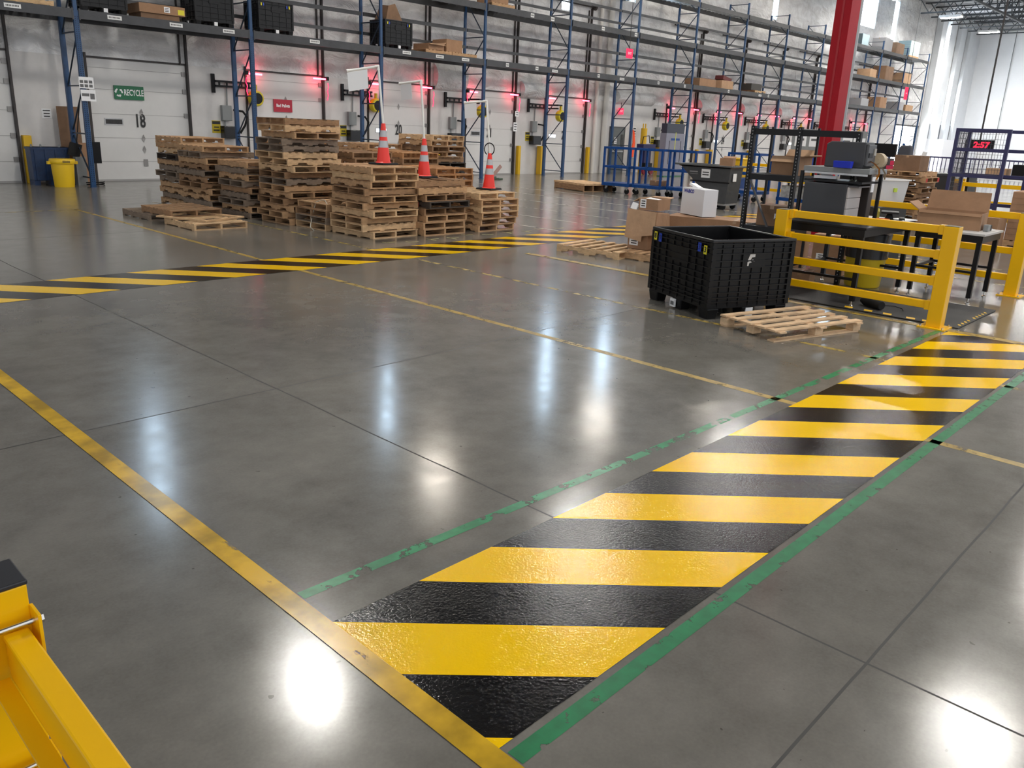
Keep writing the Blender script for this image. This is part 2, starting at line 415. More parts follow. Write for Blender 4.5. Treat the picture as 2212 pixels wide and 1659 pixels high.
# ------------------------------------------------------------------ building shell
WY = 25.1
CEIL = 12.9
BAYS = [(6.93, 17), (11.72, 18), (16.53, 19), (21.3, 20), (26.13, 21), (30.95, 22), (40.6, 23), (45.4, 24), (50.2, 25), (55.0, 26), (59.85, 27), (64.7, 28)]
BW = 2.85
HEAD = 3.38
foil = bpy.data.materials.new('foil_faced_insulation'); foil.use_nodes = True
def _foil():
    nt = foil.node_tree; L = nt.links; N = nt.nodes; b = N['Principled BSDF']
    tc = N.new('ShaderNodeTexCoord'); mp = N.new('ShaderNodeMapping'); mp.inputs['Scale'].default_value = (0.8, 1, 1.3)
    L.new(tc.outputs['Object'], mp.inputs[0])
    n = N.new('ShaderNodeTexNoise'); n.inputs['Scale'].default_value = 1.6; n.inputs['Detail'].default_value = 7; n.inputs['Roughness'].default_value = 0.62; n.inputs['Distortion'].default_value = 0.8
    L.new(mp.outputs[0], n.inputs['Vector'])
    v = N.new('ShaderNodeTexVoronoi'); v.inputs['Scale'].default_value = 0.9; v.feature = 'SMOOTH_F1'
    L.new(mp.outputs[0], v.inputs['Vector'])
    sep = N.new('ShaderNodeSeparateXYZ'); L.new(tc.outputs['Object'], sep.inputs[0])
    w = N.new('ShaderNodeMath'); w.operation = 'SINE'
    w0 = N.new('ShaderNodeMath'); w0.operation = 'MULTIPLY'; w0.inputs[1].default_value = 2*PI/1.25; L.new(sep.outputs['Z'], w0.inputs[0]); L.new(w0.outputs[0], w.inputs[0])
    a = N.new('ShaderNodeMath'); a.operation = 'MULTIPLY_ADD'; L.new(w.outputs[0], a.inputs[0]); a.inputs[1].default_value = 0.25
    L.new(n.outputs['Fac'], a.inputs[2])
    a2 = N.new('ShaderNodeMath'); a2.operation = 'MULTIPLY_ADD'; L.new(v.outputs['Distance'], a2.inputs[0]); a2.inputs[1].default_value = 0.5; L.new(a.outputs[0], a2.inputs[2])
    bp = N.new('ShaderNodeBump'); bp.inputs['Strength'].default_value = 0.75; bp.inputs['Distance'].default_value = 0.35
    L.new(a2.outputs[0], bp.inputs['Height']); L.new(bp.outputs[0], b.inputs['Normal'])
    r = N.new('ShaderNodeValToRGB'); r.color_ramp.elements[0].position = 0.3; r.color_ramp.elements[1].position = 0.65
    r.color_ramp.elements[0].color = (0.62, 0.61, 0.60, 1); r.color_ramp.elements[1].color = (0.88, 0.88, 0.88, 1)
    L.new(n.outputs['Fac'], r.inputs[0]); L.new(r.outputs[0], b.inputs['Base Color'])
    b.inputs['Metallic'].default_value = 0.08; b.inputs['Roughness'].default_value = 0.30
_foil()
# wall built in front-facing panels around the door openings; foil liner above the doors
WB = MB()
edges = []
xs = -12.0
for (R_, n_) in BAYS:
    WB.box(xs, R_-BW, WY, WY+0.25, 0, HEAD); xs = R_
OD0, OD1 = 71.2, 76.6           # the open dock door full of daylight
MD0, MD1 = 33.0, 34.1           # the grey steel walk door
WB.box(xs, OD0, WY, WY+0.25, 0, HEAD); WB.box(OD1, 90, WY, WY+0.25, 0, HEAD)
wallb = struct(WB.build('wall_back', white_paint))
WINS = [(9.86,0.55,7.4,10.9),(19.3,0.5,7.5,10.8),(29.2,0.62,7.0,11.7),(33.9,0.8,7.95,11.5),(48.4,0.65,8.8,12.2),(62.4,2.9,9.9,12.4),(67.6,0.9,9.5,12.3)]
RIGHT_WINS = [(78.6, 1.5, 3.75, 11.6), (81.9, 0.9, 3.7, 7.6), (84.6, 0.8, 3.7, 7.3)]
UP = MB(); x = -12.0
allw = sorted(WINS + RIGHT_WINS)
for (cx, w, z0, z1) in allw:
    UP.box(x, cx-w/2, WY+0.02, WY+0.25, HEAD, CEIL)
    UP.box(cx-w/2, cx+w/2, WY+0.02, WY+0.25, HEAD, z0); UP.box(cx-w/2, cx+w/2, WY+0.02, WY+0.25, z1, CEIL)
    x = cx+w/2
UP.box(x, 88.3, WY+0.02, WY+0.25, HEAD, CEIL)
struct(UP.build('wall_back_upper', foil))
daylight = emis('daylight_pane', (0.60, 0.80, 1.0), WINDOW_STRENGTH)
daylight_r = emis('daylight_pane_soft', (0.86, 0.93, 1.0), 7.0)
for i, (cx, w, z0, z1) in enumerate(allw):
    fr = MB(); 
    for (a, b_, c_, d_) in ((cx-w/2, cx-w/2+0.05, z0, z1), (cx+w/2-0.05, cx+w/2, z0, z1), (cx-w/2, cx+w/2, z0, z0+0.05), (cx-w/2, cx+w/2, z1-0.05, z1)):
        fr.box(a, b_, WY+0.06, WY+0.18, c_, d_)
    wo = struct(fr.build('window_%d' % (i+1), whitep))
    pn = MB().box(cx-w/2+0.05, cx+w/2-0.05, WY+0.11, WY+0.14, z0+0.05, z1-0.05).build('pane', daylight if cx < 77 else daylight_r, wo)
# open dock door: bright daylight outside
od = MB(); od.box(OD0-0.1, OD0, WY-0.05, WY+0.2, 0, 3.5).box(OD1, OD1+0.1, WY-0.05, WY+0.2, 0, 3.5).box(OD0, OD1, WY-0.05, WY+0.2, 3.38, 3.5)
odo = struct(od.build('door_29', dark))
MB().box(OD0, OD1, WY+0.5, WY+0.55, 0, 3.6).build('daylight_outside', emis('open_door_daylight', (0.93, 0.97, 1.0), 7.0), odo)

ceilm = mat('white_roof_deck', (0.42, 0.43, 0.45), 0.6, var=0.08, vscale=1.5)
ribs = MB(); ribs.box(-25, 92, -4, 25.4, CEIL, CEIL+0.2)
for k in range(0, 98): ribs.box(-12+k*1.06, -12+k*1.06+0.12, -4, 25.1, CEIL-0.05, CEIL)
struct(ribs.build('ceiling', ceilm))
fw = mat('white_far_wall', (0.90, 0.91, 0.92), 0.45, var=0.03, vscale=0.6)
struct(MB().box(88.3, 88.6, -25, 25.1, 0, CEIL).build('wall_far', fw))
# seams and pipes on the far wall
for i, y in enumerate((21.8, 18.7, 14.9)):
    struct(MB().tube([(88.2, y, 0.2), (88.2, y, 12.6)], 0.03, 6).build('trim_%d' % (i+1), greybox))
struct(MB().box(88.1, 88.3, -20, 25.1, 12.2, 12.35).build('trim_4', galv))
# white pilaster steps at the end of the dock wall
P = MB()
for (x0, x1, d) in ((76.9, 77.9, 0.5), (79.6, 81.2, 0.35), (82.6, 84.0, 0.35), (85.3, 88.3, 0.3)):
    P.box(x0, x1, WY-d, WY, 0, CEIL)
struct(P.build('wall_right_pilasters', mat('white_end_wall', (0.74, 0.77, 0.80), 0.35, var=0.06, vscale=1)))
struct(MB().box(77.9, 88, 23.2, 25.0, 0, 2.45).build('wall_low_partition', mat('white_partition', (0.85, 0.87, 0.92), 0.5)))
dk = MB()
for (x0, x1) in ((78.0, 79.5), (81.3, 82.5), (84.2, 85.2)): dk.box(x0, x1, WY-0.06, WY-0.005, 2.5, 3.75)
struct(dk.build('trim_5', mat('dark_kick_panel', (0.06, 0.065, 0.08), 0.4)))

# roof trusses (open web joists) near the far end, running across the building
tr = []
jm = mat('joist_steel', (0.05, 0.055, 0.06), 0.5)
xj = 64.0; ji = 0
def joist(x):
    mb = MB(); zt, zb = CEIL-0.08, CEIL-1.15
    mb.bar((x, -2, zt), (x, 25.0, zt), 0.10, 0.10); mb.bar((x, -1.4, zb), (x, 24.4, zb), 0.10, 0.10)
    y = -1.4; k = 0
    while y < 24.3:
        a = (x, y, zb if k % 2 == 0 else zt); b = (x, min(y+0.9, 24.6), zt if k % 2 == 0 else zb)
        mb.bar(a, b, 0.05, 0.05); y += 0.9; k += 1
    return mb
for i, xq in enumerate((70.6, 73.1, 75.6, 78.1, 80.6, 83.1, 85.6)):
    o = joist(xq).build('trim_%d' % (10+i), jm); struct(o)
g = MB()
for yy in (18.6, 12.2):
    zt, zb = CEIL-0.1, CEIL-1.5
    g.bar((60, yy, zb), (88, yy, zb), 0.16, 0.14); g.bar((60, yy, zt), (88, yy, zt), 0.16, 0.14)
    for k in range(28): g.bar((60+k, yy, zb if k % 2 else zt), (61+k, yy, zt if k % 2 else zb), 0.07, 0.07)
struct(g.build('trim_20', jm))

# ------------------------------------------------------------------ high bay lamps
lampm = emis('lamp_tube_glow', (1.0, 0.96, 0.90), LAMP_STRENGTH)
def make_lamp():
    t = empty('high_bay_lamp', (0,0,LAMPZ), 'x', 'lamp')
    hs = MB(); hs.box(-0.26, 0.26, -0.75, 0.75, 0.02, 0.12); hs.box(-0.28, -0.26, -0.75, 0.75, -0.06, 0.12); hs.box(0.26, 0.28, -0.75, 0.75, -0.06, 0.12)
    hs.build('housing', whitep, t)
    MB().box(-0.25, 0.25, -0.72, 0.72, -0.03, 0.015).build('diffuser', lampm, t)
    for yy in (-0.6, 0.6): MB().tube([(0,yy,0.12),(0,yy,CEIL-LAMPZ-0.05)], 0.01, 5).build('hanging_wire', dark, t)
    return t
lamp0 = make_lamp(); first = True
rowname = {2.6: 'row nearest the camera', 8.5: 'added row lighting the far wall', 14.35: 'middle row', 21.3: 'row beside the pallet racks'}
ordn = ['first','second','third','fourth','fifth','sixth','seventh','eighth','ninth','tenth','eleventh','twelfth','thirteenth','fourteenth','fifteenth','sixteenth','seventeenth','eighteenth','nineteenth','twentieth']
LAMPS = []
for y in (2.6, 8.5, 14.35, 21.3):
    for k in range(8):
        if y == 8.5 and k < 5: continue  # extra lamp row, added only at the far end to brighten the far wall
        x = 8.75 + 9.85*k
        if y == 21.3 and k < 1: continue
        lb = 'bright rectangular high bay lamp, %s, %s from the left' % (rowname[y], ordn[k])
        dimmed = (y == 21.3 and k < 5)  # weaker glow on these rack lamps keeps their floor reflections faint
        if first: lamp0.location = (x, y, LAMPZ); lamp0['label'] = lb; first = False
        else:
            nl = dup(lamp0, (x, y, LAMPZ), label=lb)
            if dimmed:
                for c in nl.children:
                    if c.name.startswith('diffuser'):
                        c.data = c.data.copy(); c.data.materials[0] = emis('dimmed_lamp_tube_glow', (1.0, 0.90, 0.78), LAMP_STRENGTH*0.36)
# ------------------------------------------------------------------ dock doors
seamg = mat('door_seam_grey', (0.34, 0.33, 0.32), 0.6)
hinge = mat('door_hinge_steel', (0.28, 0.27, 0.26), 0.45, metal=0.5)
signg = mat('sign_green', (0.004, 0.13, 0.05), 0.4)
signr = mat('sign_red', (0.42, 0.008, 0.03), 0.4)
sign_white = mat('sign_white', (0.8, 0.8, 0.8), 0.5)
warny = mat('warning_yellow', (0.50, 0.38, 0.01), 0.6)
redled = emis('red_led', (1.0, 0.012, 0.05), RED_STRENGTH)
redled_hot = emis('red_led_hot', (1.0, 0.04, 0.09), RED_STRENGTH*3.5)
visbright = emis('vision_panel_daylight', (0.95, 0.97, 1.0), 2.0)
visdark = mat('vision_panel_dark', (0.03, 0.028, 0.026), 0.25, var=0.4, vscale=8)
fanyel = mat('fan_yellow', (0.62, 0.50, 0.01), 0.4)
for (R_, num) in BAYS:
    L_ = R_-BW; cx = (L_+R_)/2
    d = MB(); d.box(L_, R_, WY+0.05, WY+0.12, 0.0, HEAD)
    do = struct(d.build('door_%d' % num, door_white))
    s = MB()
    for z in (0.55, 1.22, 1.88, 2.55, 3.12): s.box(L_+0.03, R_-0.03, WY+0.043, WY+0.05, z, z+0.012)
    s.box(L_, R_, WY+0.02, WY+0.05, 0.0, 0.05)
    s.build('panel_seam', seamg, do)
    s = MB(); s.box(L_, R_, WY+0.0, WY+0.06, HEAD-0.01, HEAD+0.04); s.build('header', dark, do)
    if num < 25:
        hb = MB()
        for z in (0.9, 1.22, 1.95, 2.55): 
            hb.add([(cx-0.055,WY+0.035,z),(cx,WY+0.025,z-0.12),(cx+0.055,WY+0.035,z),(cx,WY+0.025,z+0.12)], [(0,1,2,3)])
        for z in (0.6, 1.22, 1.9, 2.6, 3.1):
            hb.box(R_-0.14, R_-0.02, WY+0.01, WY+0.045, z-0.05, z+0.08)
        hb.box(cx-0.05, cx+0.07, WY+0.02, WY+0.045, 0.42, 0.62)
        hb.build('hinge', hinge, do)
    br = num in (20, 22, 24, 26)
    f = MB(); f.box(L_+0.36, L_+0.88, WY+0.035, WY+0.05, 1.58, 1.77); fo = f.build('vision_panel', galv, do)
    MB().box(L_+0.39, L_+0.85, WY+0.03, WY+0.04, 1.61, 1.74).build('pane', visbright if br else visdark, fo)
    if num <= 24:
        text('number', str(num), 0.52, ink, do, (cx-0.06 if num == 18 else cx, WY+0.03, 1.70), sx=0.62, bold=0.012)
    # tracks: a thing of the structure, running high above the door
    t = MB()
    t.box(R_-0.01, R_+0.045, WY-0.08, WY+0.05, 0, 7.3); t.box(R_-0.20, R_-0.16, WY-0.06, WY+0.0, HEAD, 7.2)
    t.box(L_-0.05, L_+0.0, WY-0.06, WY+0.05, 0, 3.5)
    t.build('track', dark, do)
    sh = MB().tube([(L_-0.1, WY-0.12, 7.35), (R_+0.15, WY-0.12, 7.35)], 0.035, 8)
    sh.tube([(R_+0.02, WY-0.12, 7.35), (R_+0.14, WY-0.12, 7.35)], 0.13, 12); sh.build('torsion_shaft', dark, do)
# walk door
wd = struct(MB().box(MD0, MD1, WY-0.04, WY+0.02, 0, 2.15).build('door_30', mat('grey_walk_door', (0.11, 0.12, 0.12), 0.45)))
MB().box(MD0-0.07, MD0, WY-0.05, WY+0.02, 0, 2.22).box(MD1, MD1+0.07, WY-0.05, WY+0.02, 0, 2.22).box(MD0-0.07, MD1+0.07, WY-0.05, WY+0.02, 2.15, 2.22).build('door_frame', mat('grey_walk_door_frame', (0.07, 0.07, 0.07), 0.5), wd)
MB().box(MD0+0.1, MD1-0.1, WY-0.12, WY-0.04, 1.0, 1.07).build('push_bar', galv, wd)
MB().box(MD1-0.25, MD1-0.06, WY-0.055, WY-0.04, 1.2, 1.85).build('pane', visdark, wd)
# foil wrapped chutes beside some doors
pf = bpy.data.materials['foil_faced_insulation']
def wall_thing(mb, name, m, label, cat, group=None, **k):
    return tag(mb.build(name, m, **k), label, cat, group)
for i, (x0, x1, z0, z1, who) in enumerate(((21.55, 23.15, 3.25, 4.25, 'right of door twenty'), (26.45, 27.9, 3.2, 3.9, 'right of door twenty-one'), (33.2, 36.3, 3.3, 3.95, 'above the grey walk door'), (40.8, 42.4, 3.1, 3.9, 'right of door twenty-three'), (45.6, 47.2, 3.1, 3.9, 'right of door twenty-four'), (50.4, 52.0, 3.1, 3.9, 'far along the wall, third from the red column'), (55.2, 56.8, 3.1, 3.9, 'far along the wall, next to the red column'))):
    prof = []
    n = 10
    for k in range(n+1):
        a = PI*k/n; prof.append((WY-0.012-0.28*math.sin(a)**0.7, z0+(z1-z0)*k/n))
    prof.append((WY-0.01, z1)); prof.append((WY-0.01, z0))
    b = MB().prism(prof[:], x0, x1, 'x')
    wall_thing(b, 'insulation_bag', pf, 'bulging silver foil insulation roll %s' % who, 'insulation', smooth=True)
# downpipes on the wall between door twenty-two and the walk door
for i, (x, r, lb) in enumerate(((31.55, 0.09, 'left white downpipe beside door twenty-two'), (32.3, 0.13, 'thick white downpipe beside the grey walk door'))):
    wall_thing(MB().tube([(x, WY-0.16, 0), (x, WY-0.16, 8.5)], r, 14), 'downpipe', mat('pipe_white', (0.66, 0.64, 0.60), 0.5), lb, 'pipe', smooth=True)

# red signal lamps, dock lights, boxes at each door
doorname = {17:'door seventeen, at the far left',18:'door eighteen',19:'the Bad Pallets door',20:'door twenty',21:'door twenty-one',22:'door twenty-two',23:'door twenty-three, after the walk door',24:'door twenty-four',25:'the first door right of door twenty-four',26:'the second door right of door twenty-four',27:'the far door beside the red column',28:'the last closed door before daylight'}
def strip_lamp(x, left):
    t = empty('red_strip_lamp', (x, WY-0.18, 3.28))
    MB().cb((0.0 if not left else 0.0, 0, 0.02), (0.10, 0.14, 0.12)).build('lamp_body', blackm, t)
    s = -1 if not left else 1
    MB().cb((s*0.30, -0.02, 0), (0.46, 0.05, 0.05)).build('light_bar', redled_hot, t)
    pts = [(s*-0.02, -0.04, -0.12), (s*-0.05, -0.04, -0.25), (s*0.0, -0.04, -0.38), (s*-0.03, -0.04, -0.52), (s*0.01, -0.04, -0.68)]
    MB().tube(pts, 0.012, 5).build('light_strip', redled, t)
    return t
SR, SL = strip_lamp(0, False), strip_lamp(0, True)
def bracket_fan(out=False):
    t = empty('dock_fan_arm', (0,0,0))
    a = MB(); a.box(-0.05, 0.05, -0.02, 0.05, -0.28, 0.28); a.box(0.05, 1.25, -0.06, -0.02, 0.04, 0.10); a.box(0.05, 1.25, -0.06, -0.02, -0.10, -0.04)
    for k in range(5): a.box(0.15+k*0.25, 0.20+k*0.25, -0.055, -0.025, -0.10, 0.10)
    a.build('arm', blackm, t)
    fx, fy = (1.35, -0.12)
    if out:
        fx, fy = (1.42, -0.62)
        MB().box(1.17, 1.23, -0.66, -0.02, 0.04, 0.10).box(1.17, 1.45, -0.68, -0.62, 0.04, 0.10).box(1.17, 1.23, -0.66, -0.02, -0.10, -0.04).build('outer_arm', blackm, t)
    f = MB(); f.lathe([(0.13,-0.13),(0.22,-0.12),(0.25,-0.07),(0.25,0.07),(0.22,0.12),(0.13,0.13)], (fx, fy, -0.38), 18, axis='y')
    f.box(fx-0.04, fx+0.04, fy-0.04, fy+0.04, -0.14, 0.04)
    fo = f.build('fan_housing', fanyel, t, smooth=True)
    g_ = MB(); g_.lathe([(0.17,-0.002),(0.17,0.002)], (fx, fy-0.135, -0.38), 18, axis='y'); g_.build('fan_grille', blackm, t)
    return t
FAN = bracket_fan(); FAN2 = bracket_fan(True)
def control_box():
    t = empty('door_control_unit', (0,0,0))
    MB().box(-0.26, 0.26, -0.28, 0, 1.28, 1.66).build('black_housing', mat('black_gloss_box', (0.010,0.010,0.011), 0.25), t, bevel=0.02)
    g_ = MB(); g_.box(-0.22, 0.10, -0.14, 0, 1.82, 2.28); g_.build('grey_enclosure', greybox, t, bevel=0.01)
    c = MB(); c.tube([(0.0,-0.04,2.28),(0.02,-0.04,3.0)], 0.025, 6); c.tube([(-0.1,-0.04,1.82),(-0.1,-0.04,1.66)], 0.025, 6)
    c.build('conduit', greybox, t)
    h = MB(); h.tube([(0.15,-0.15,2.15),(0.45,-0.18,2.12),(0.58,-0.2,1.95),(0.5,-0.2,1.7),(0.32,-0.2,1.45)], 0.035, 7); h.build('hose', rubber, t, smooth=True)
    return t
CTL = control_box()
leds = []
def warn_sign(mb=None):
    t = empty('warning_sign', (0,0,0))
    MB().box(-0.14, 0.14, -0.012, 0, -0.19, 0.19).build('sign_plate', warny, t)
    k = MB(); k.box(-0.13, 0.13, -0.016, -0.012, 0.08, 0.17); k.box(-0.08, 0.08, -0.016, -0.012, -0.03, 0.01); k.box(-0.10, 0.10, -0.016, -0.012, -0.13, -0.08)
    k.build('sign_lettering', ink, t)
    return t
WSN = warn_sign()
def tag0(o, lb, cat, gr=None): tag(o, lb, cat, gr); return o
firsts = {}
def place(proto, key, loc, lb, cat, rotz=0):
    if key not in firsts:
        firsts[key] = 1; proto.location = loc; proto.rotation_euler = (0,0,rotz); return tag(proto, lb, cat)
    r = dup(proto, loc, rotz, lb); return tag(r, lb, cat)
for (R_, num) in BAYS:
    L_ = R_-BW; nm = doorname[num]
    if num != 17 and num != 18:
        place(SL, 'SL', (L_-0.08, WY-0.18, 3.28), 'glowing red strip lamp at top left of %s' % nm, 'lamp')
        place(FAN if num < 21 else FAN2, 'FAN' if num < 21 else 'FAN2', (L_-1.15, WY-0.08, 2.92), 'yellow fan on black wall arm left of %s' % nm, 'fan')
        place(CTL, 'CTL', (L_-0.72, WY-0.012, 0), 'black control unit on wall left of %s' % nm, 'control box')
    if num != 17 and num != 18:
        place(SR, 'SR', (R_+0.06, WY-0.18, 3.30), 'glowing red strip lamp at top right of %s' % nm, 'lamp')
    if num in (19, 20, 22, 23, 24, 25):
        place(WSN, 'WSN', (L_-1.10 if num not in (22,) else L_-1.08, WY, 1.62), 'yellow warning sign on wall left of %s' % nm, 'sign')
# extra red led pair on units from door twenty-two on
# yellow bollards
def bollard(x, y, h, w, lb):
    b_ = MB().box(x-w/2, x+w/2, y-w/2, y+w/2, 0, h)
    return tag(b_.build('bollard', yellow_b, bevel=0.01), lb, 'bollard')
bollard(7.12, 25.0, 1.25, 0.20, 'yellow bollard right of door seventeen behind the blue bin')
bollard(21.75, 24.95, 1.2, 0.16, 'yellow bollard right of door twenty behind the pallets')
bollard(26.34, 24.95, 1.22, 0.15, 'slim yellow bollard right of door twenty-one')
bollard(27.75, 24.9, 1.22, 0.26, 'wide yellow bollard left of door twenty-two')
bollard(31.15, 24.95, 1.22, 0.15, 'slim yellow bollard right of door twenty-two')
bollard(37.1, 24.9, 1.3, 0.30, 'wide yellow bollard left of door twenty-three behind blue cart')
bollard(40.9, 24.95, 1.2, 0.16, 'yellow bollard right of door twenty-three')
bollard(42.2, 24.9, 1.2, 0.28, 'wide yellow bollard left of door twenty-four')
bollard(47.0, 24.9, 1.2, 0.3, 'wide yellow bollard right of door twenty-four')
tag(MB().lathe([(0.16,0),(0.16,2.2),(0.12,2.2)], (35.15, 24.6, 0), 14).tube([(35.05,24.6,2.2),(35.05,24.6,2.42)], 0.03).tube([(35.25,24.6,2.2),(35.25,24.6,2.42)], 0.03).build('tall_yellow_post', yellow_b, smooth=True), 'tall thick yellow post with two prongs behind the blue carts', 'post')

# signs on doors
t = empty('recycle_sign', (9.98, WY+0.02, 2.49), 'green RECYCLE sign with arrows logo on door eighteen', 'sign')
MB().box(-0.42, 0.42, -0.02, 0, -0.19, 0.19).build('sign_plate', signg, t)
text('sign_lettering', 'RECYCLE', 0.235, sign_white, t, (0.13, -0.022, 0.0), sx=0.58, bold=0.004)
rc = MB()
for k in range(3):
    a = PI/2 + k*2*PI/3
    for j in range(3):
        a0 = a + 0.35 + j*0.32; a1 = a0+0.3
        rc.add([(-0.29+0.07*math.cos(a0),-0.0215,0.07*math.sin(a0)),(-0.29+0.115*math.cos(a0),-0.0215,0.115*math.sin(a0)),(-0.29+0.115*math.cos(a1),-0.0215,0.115*math.sin(a1)),(-0.29+0.07*math.cos(a1),-0.0215,0.07*math.sin(a1))],[(0,1,2,3)])
    a1 = a+0.35+3*0.32
    rc.add([(-0.29+0.05*math.cos(a1),-0.0215,0.05*math.sin(a1)),(-0.29+0.135*math.cos(a1),-0.0215,0.135*math.sin(a1)),(-0.29+0.092*math.cos(a1+0.5),-0.0215,0.092*math.sin(a1+0.5))],[(0,1,2)])
rc.build('recycling_arrows', sign_white, t)
t = empty('pallet_sign', (14.98, WY+0.02, 2.36), 'dark red Bad Pallets sign on the door behind the tallest stack', 'sign')
MB().box(-0.345, 0.345, -0.02, 0, -0.20, 0.20).build('sign_plate', signr, t)
text('sign_lettering', 'Bad Pallets', 0.14, sign_white, t, (0, -0.022, 0.0), sx=0.83, bold=0.004)
# small notices
def notice(x, z, w, h, lb, n=4, m=None, y=None):
    t = empty('wall_notice', (x, (WY if y is None else y), z), lb, 'notice')
    MB().box(-w/2, w/2, -0.01, 0, -h/2, h/2).build('sheet', m or sign_white, t)
    k = MB(); r_ = random.Random(int(x*10))
    for i in range(n):
        zz = h/2 - (i+0.7)*h/(n+0.5); ww = w*0.4*(0.7+0.3*r_.random()); k.box(-ww, ww, -0.013, -0.01, zz-h*0.05, zz+h*0.05)
    k.build('printed_lines', ink, t); return t
notice(7.72, 1.83, 0.24, 0.26, 'small printed notice on white wall left of blue rack post', 3)
notice(24.13, 2.0, 0.2, 0.34, 'white notice taped to the rack post by door twenty-one', 3, y=23.10)
notice(24.2, 2.5, 0.2, 0.2, 'small white card on rack post above the door twenty-one notice', 2, y=23.10)
notice(35.0, 1.9, 0.28, 0.7, 'printed notice on wall right of the walk door', 5)
notice(33.4, 1.55, 0.2, 0.3, 'red and white label sheet on the grey walk door', 3, y=WY-0.05)

# exit signs
def exit_sign(x, y, z, lb, w=0.36, h=0.3):
    t = empty('exit_sign', (x, y, z), lb, 'exit sign')
    MB().box(-w/2, w/2, -0.04, 0, -h/2, h/2).build('sign_box', emis('exit_red', (1.0, 0.05, 0.12), 0.5), t)
    MB().box(-0.012, 0.012, -0.02, 0, h/2, (CEIL-z if y < 24 else h/2+0.3)).build('hanging_rod', dark, t)
    text('sign_lettering', 'EXIT', 0.14, mat('exit_letter', (0.9, 0.5, 0.5), 0.5, emit=(1,0.5,0.5), estr=0.3), t, (0, -0.045, 0), sx=0.9)
exit_sign(33.6, WY-0.1, 2.95, 'red exit sign above the grey walk door')
exit_sign(31.2, 23.0, 5.35, 'red exit sign hanging high among the racks', 0.45, 0.4)
exit_sign(66.3, 23.0, 5.6, 'far pale red exit sign high at the rack end', 0.6, 0.9)

# ------------------------------------------------------------------ pallet racks
FX = [3.22, 8.07, 12.87, 17.6, 22.42, 27.3, 32.08, 36.92, 41.78, 46.5, 51.4, 56.2, 61.0, 65.8, 70.6]
FY, RY = 23.2, 24.3
ROT = 8.77
def make_frame():
    t = empty('rack_upright_frame', (0,0,0))
    for (y, nm) in ((FY, 'front_post'), (RY, 'rear_post')):
        p = MB(); p.box(-0.06, 0.06, y-0.045, y+0.045, 0, 4.35); p.box(-0.045, 0.045, y-0.035, y+0.04, 4.35, ROT)
        if nm == 'front_post':
            for k in range(82):
                for s in (-1, 1): p.add([(s*0.028-0.008, y-0.0462, 0.15+k*0.05),(s*0.028+0.008, y-0.0462, 0.15+k*0.05),(s*0.028+0.008, y-0.0462, 0.17+k*0.05),(s*0.028-0.008, y-0.0462, 0.17+k*0.05)], [(0,1,2,3)], 1)
        o = p.build(nm, [blue, blackm], t)
        pl_ = MB().box(-0.075, 0.075, y-0.07, y+0.07, 0, 0.012).build('foot_plate', blue, o)
    b = MB()
    for z in (0.22, 1.35, 2.55, 3.85, 5.15, 6.5, 7.7, 8.7): b.box(-0.018, 0.018, FY+0.04, RY-0.04, z, z+0.035)
    for i, (z0, z1) in enumerate(((1.35,0.25),(2.52,1.4)  ,(2.6,3.8),(3.9,5.1),(6.45,5.2),(6.55,7.65),(8.65,7.75))):
        if i == 1: b.bar((0, RY-0.05, 1.45), (0, FY+0.05, 2.5), 0.03, 0.03)
        elif i == 0: b.bar((0, RY-0.05, 1.3), (0, FY+0.05, 0.28), 0.03, 0.03)
        else:
            b.bar((0, RY-0.05, z0 if i % 2 == 0 else z0), (0, FY+0.05, z1), 0.03, 0.03)
    b.build('brace', brace, t)
    return t
fr0 = make_frame()
fl_names = ['at the far left edge', 'between doors seventeen and eighteen', 'right of door eighteen', 'left of door twenty', 'left of door twenty-one, behind the middle cone', 'left of door twenty-two', 'left of the grey walk door', 'behind the blue carts', 'right of door twenty-three', 'right of door twenty-four', 'fourth left of the red column', 'just left of the red column', 'just right of the red column', 'third from the far right end', 'at the far right end']
for i, x in enumerate(FX):
    lb = 'blue pallet rack upright frame %s' % fl_names[i]
    if i == 0: fr0.location = (x,0,0); tag(fr0, lb, 'rack frame')
    else: dup(fr0, (x,0,0), 0, lb)
labelm = mat('beam_label', (0.75, 0.75, 0.73), 0.5)
def make_bay(level, w, deck=True):
    z0, z1 = level
    t = empty('rack_shelf_level', (0,0,0))
    f = MB(); f.box(0.064, w-0.064, FY-0.065, FY-0.02, z0, z1); f.box(0.064, w-0.064, FY-0.02, FY+0.02, z0+0.02, z0+0.06); f.box(0.062, 0.10, FY-0.07, FY-0.045, z0-0.03, z1+0.02); f.box(w-0.10, w-0.062, FY-0.07, FY-0.045, z0-0.03, z1+0.02)
    f.box(0.064, w-0.064, FY-0.068, FY-0.064, z1-0.035, z1-0.028)
    fo = f.build('front_beam', beamg, t)
    r_ = MB(); r_.box(0.064, w-0.064, RY-0.02, RY+0.03, z0, z1); r_.build('rear_beam', beamg, t)
    d = MB()
    n = 12
    for k in range(n+1):
        x = 0.15+(w-0.3)*k/n; d.box(x-0.012, x+0.012, FY-0.01, RY, z1-0.05, z1-0.01)
        if k < n:
            for j in range(3):
                xx = x+(w-0.3)/n*(j+1)/4.0; d.box(xx-0.004, xx+0.004, FY-0.01, RY, z1-0.012, z1-0.004)
    for k in range(9): y = FY+0.05+k*(RY-FY-0.08)/8; d.box(0.1, w-0.1, y-0.004, y+0.004, z1-0.006, z1)
    if deck: d.build('wire_deck', wire, t)
    return t, fo
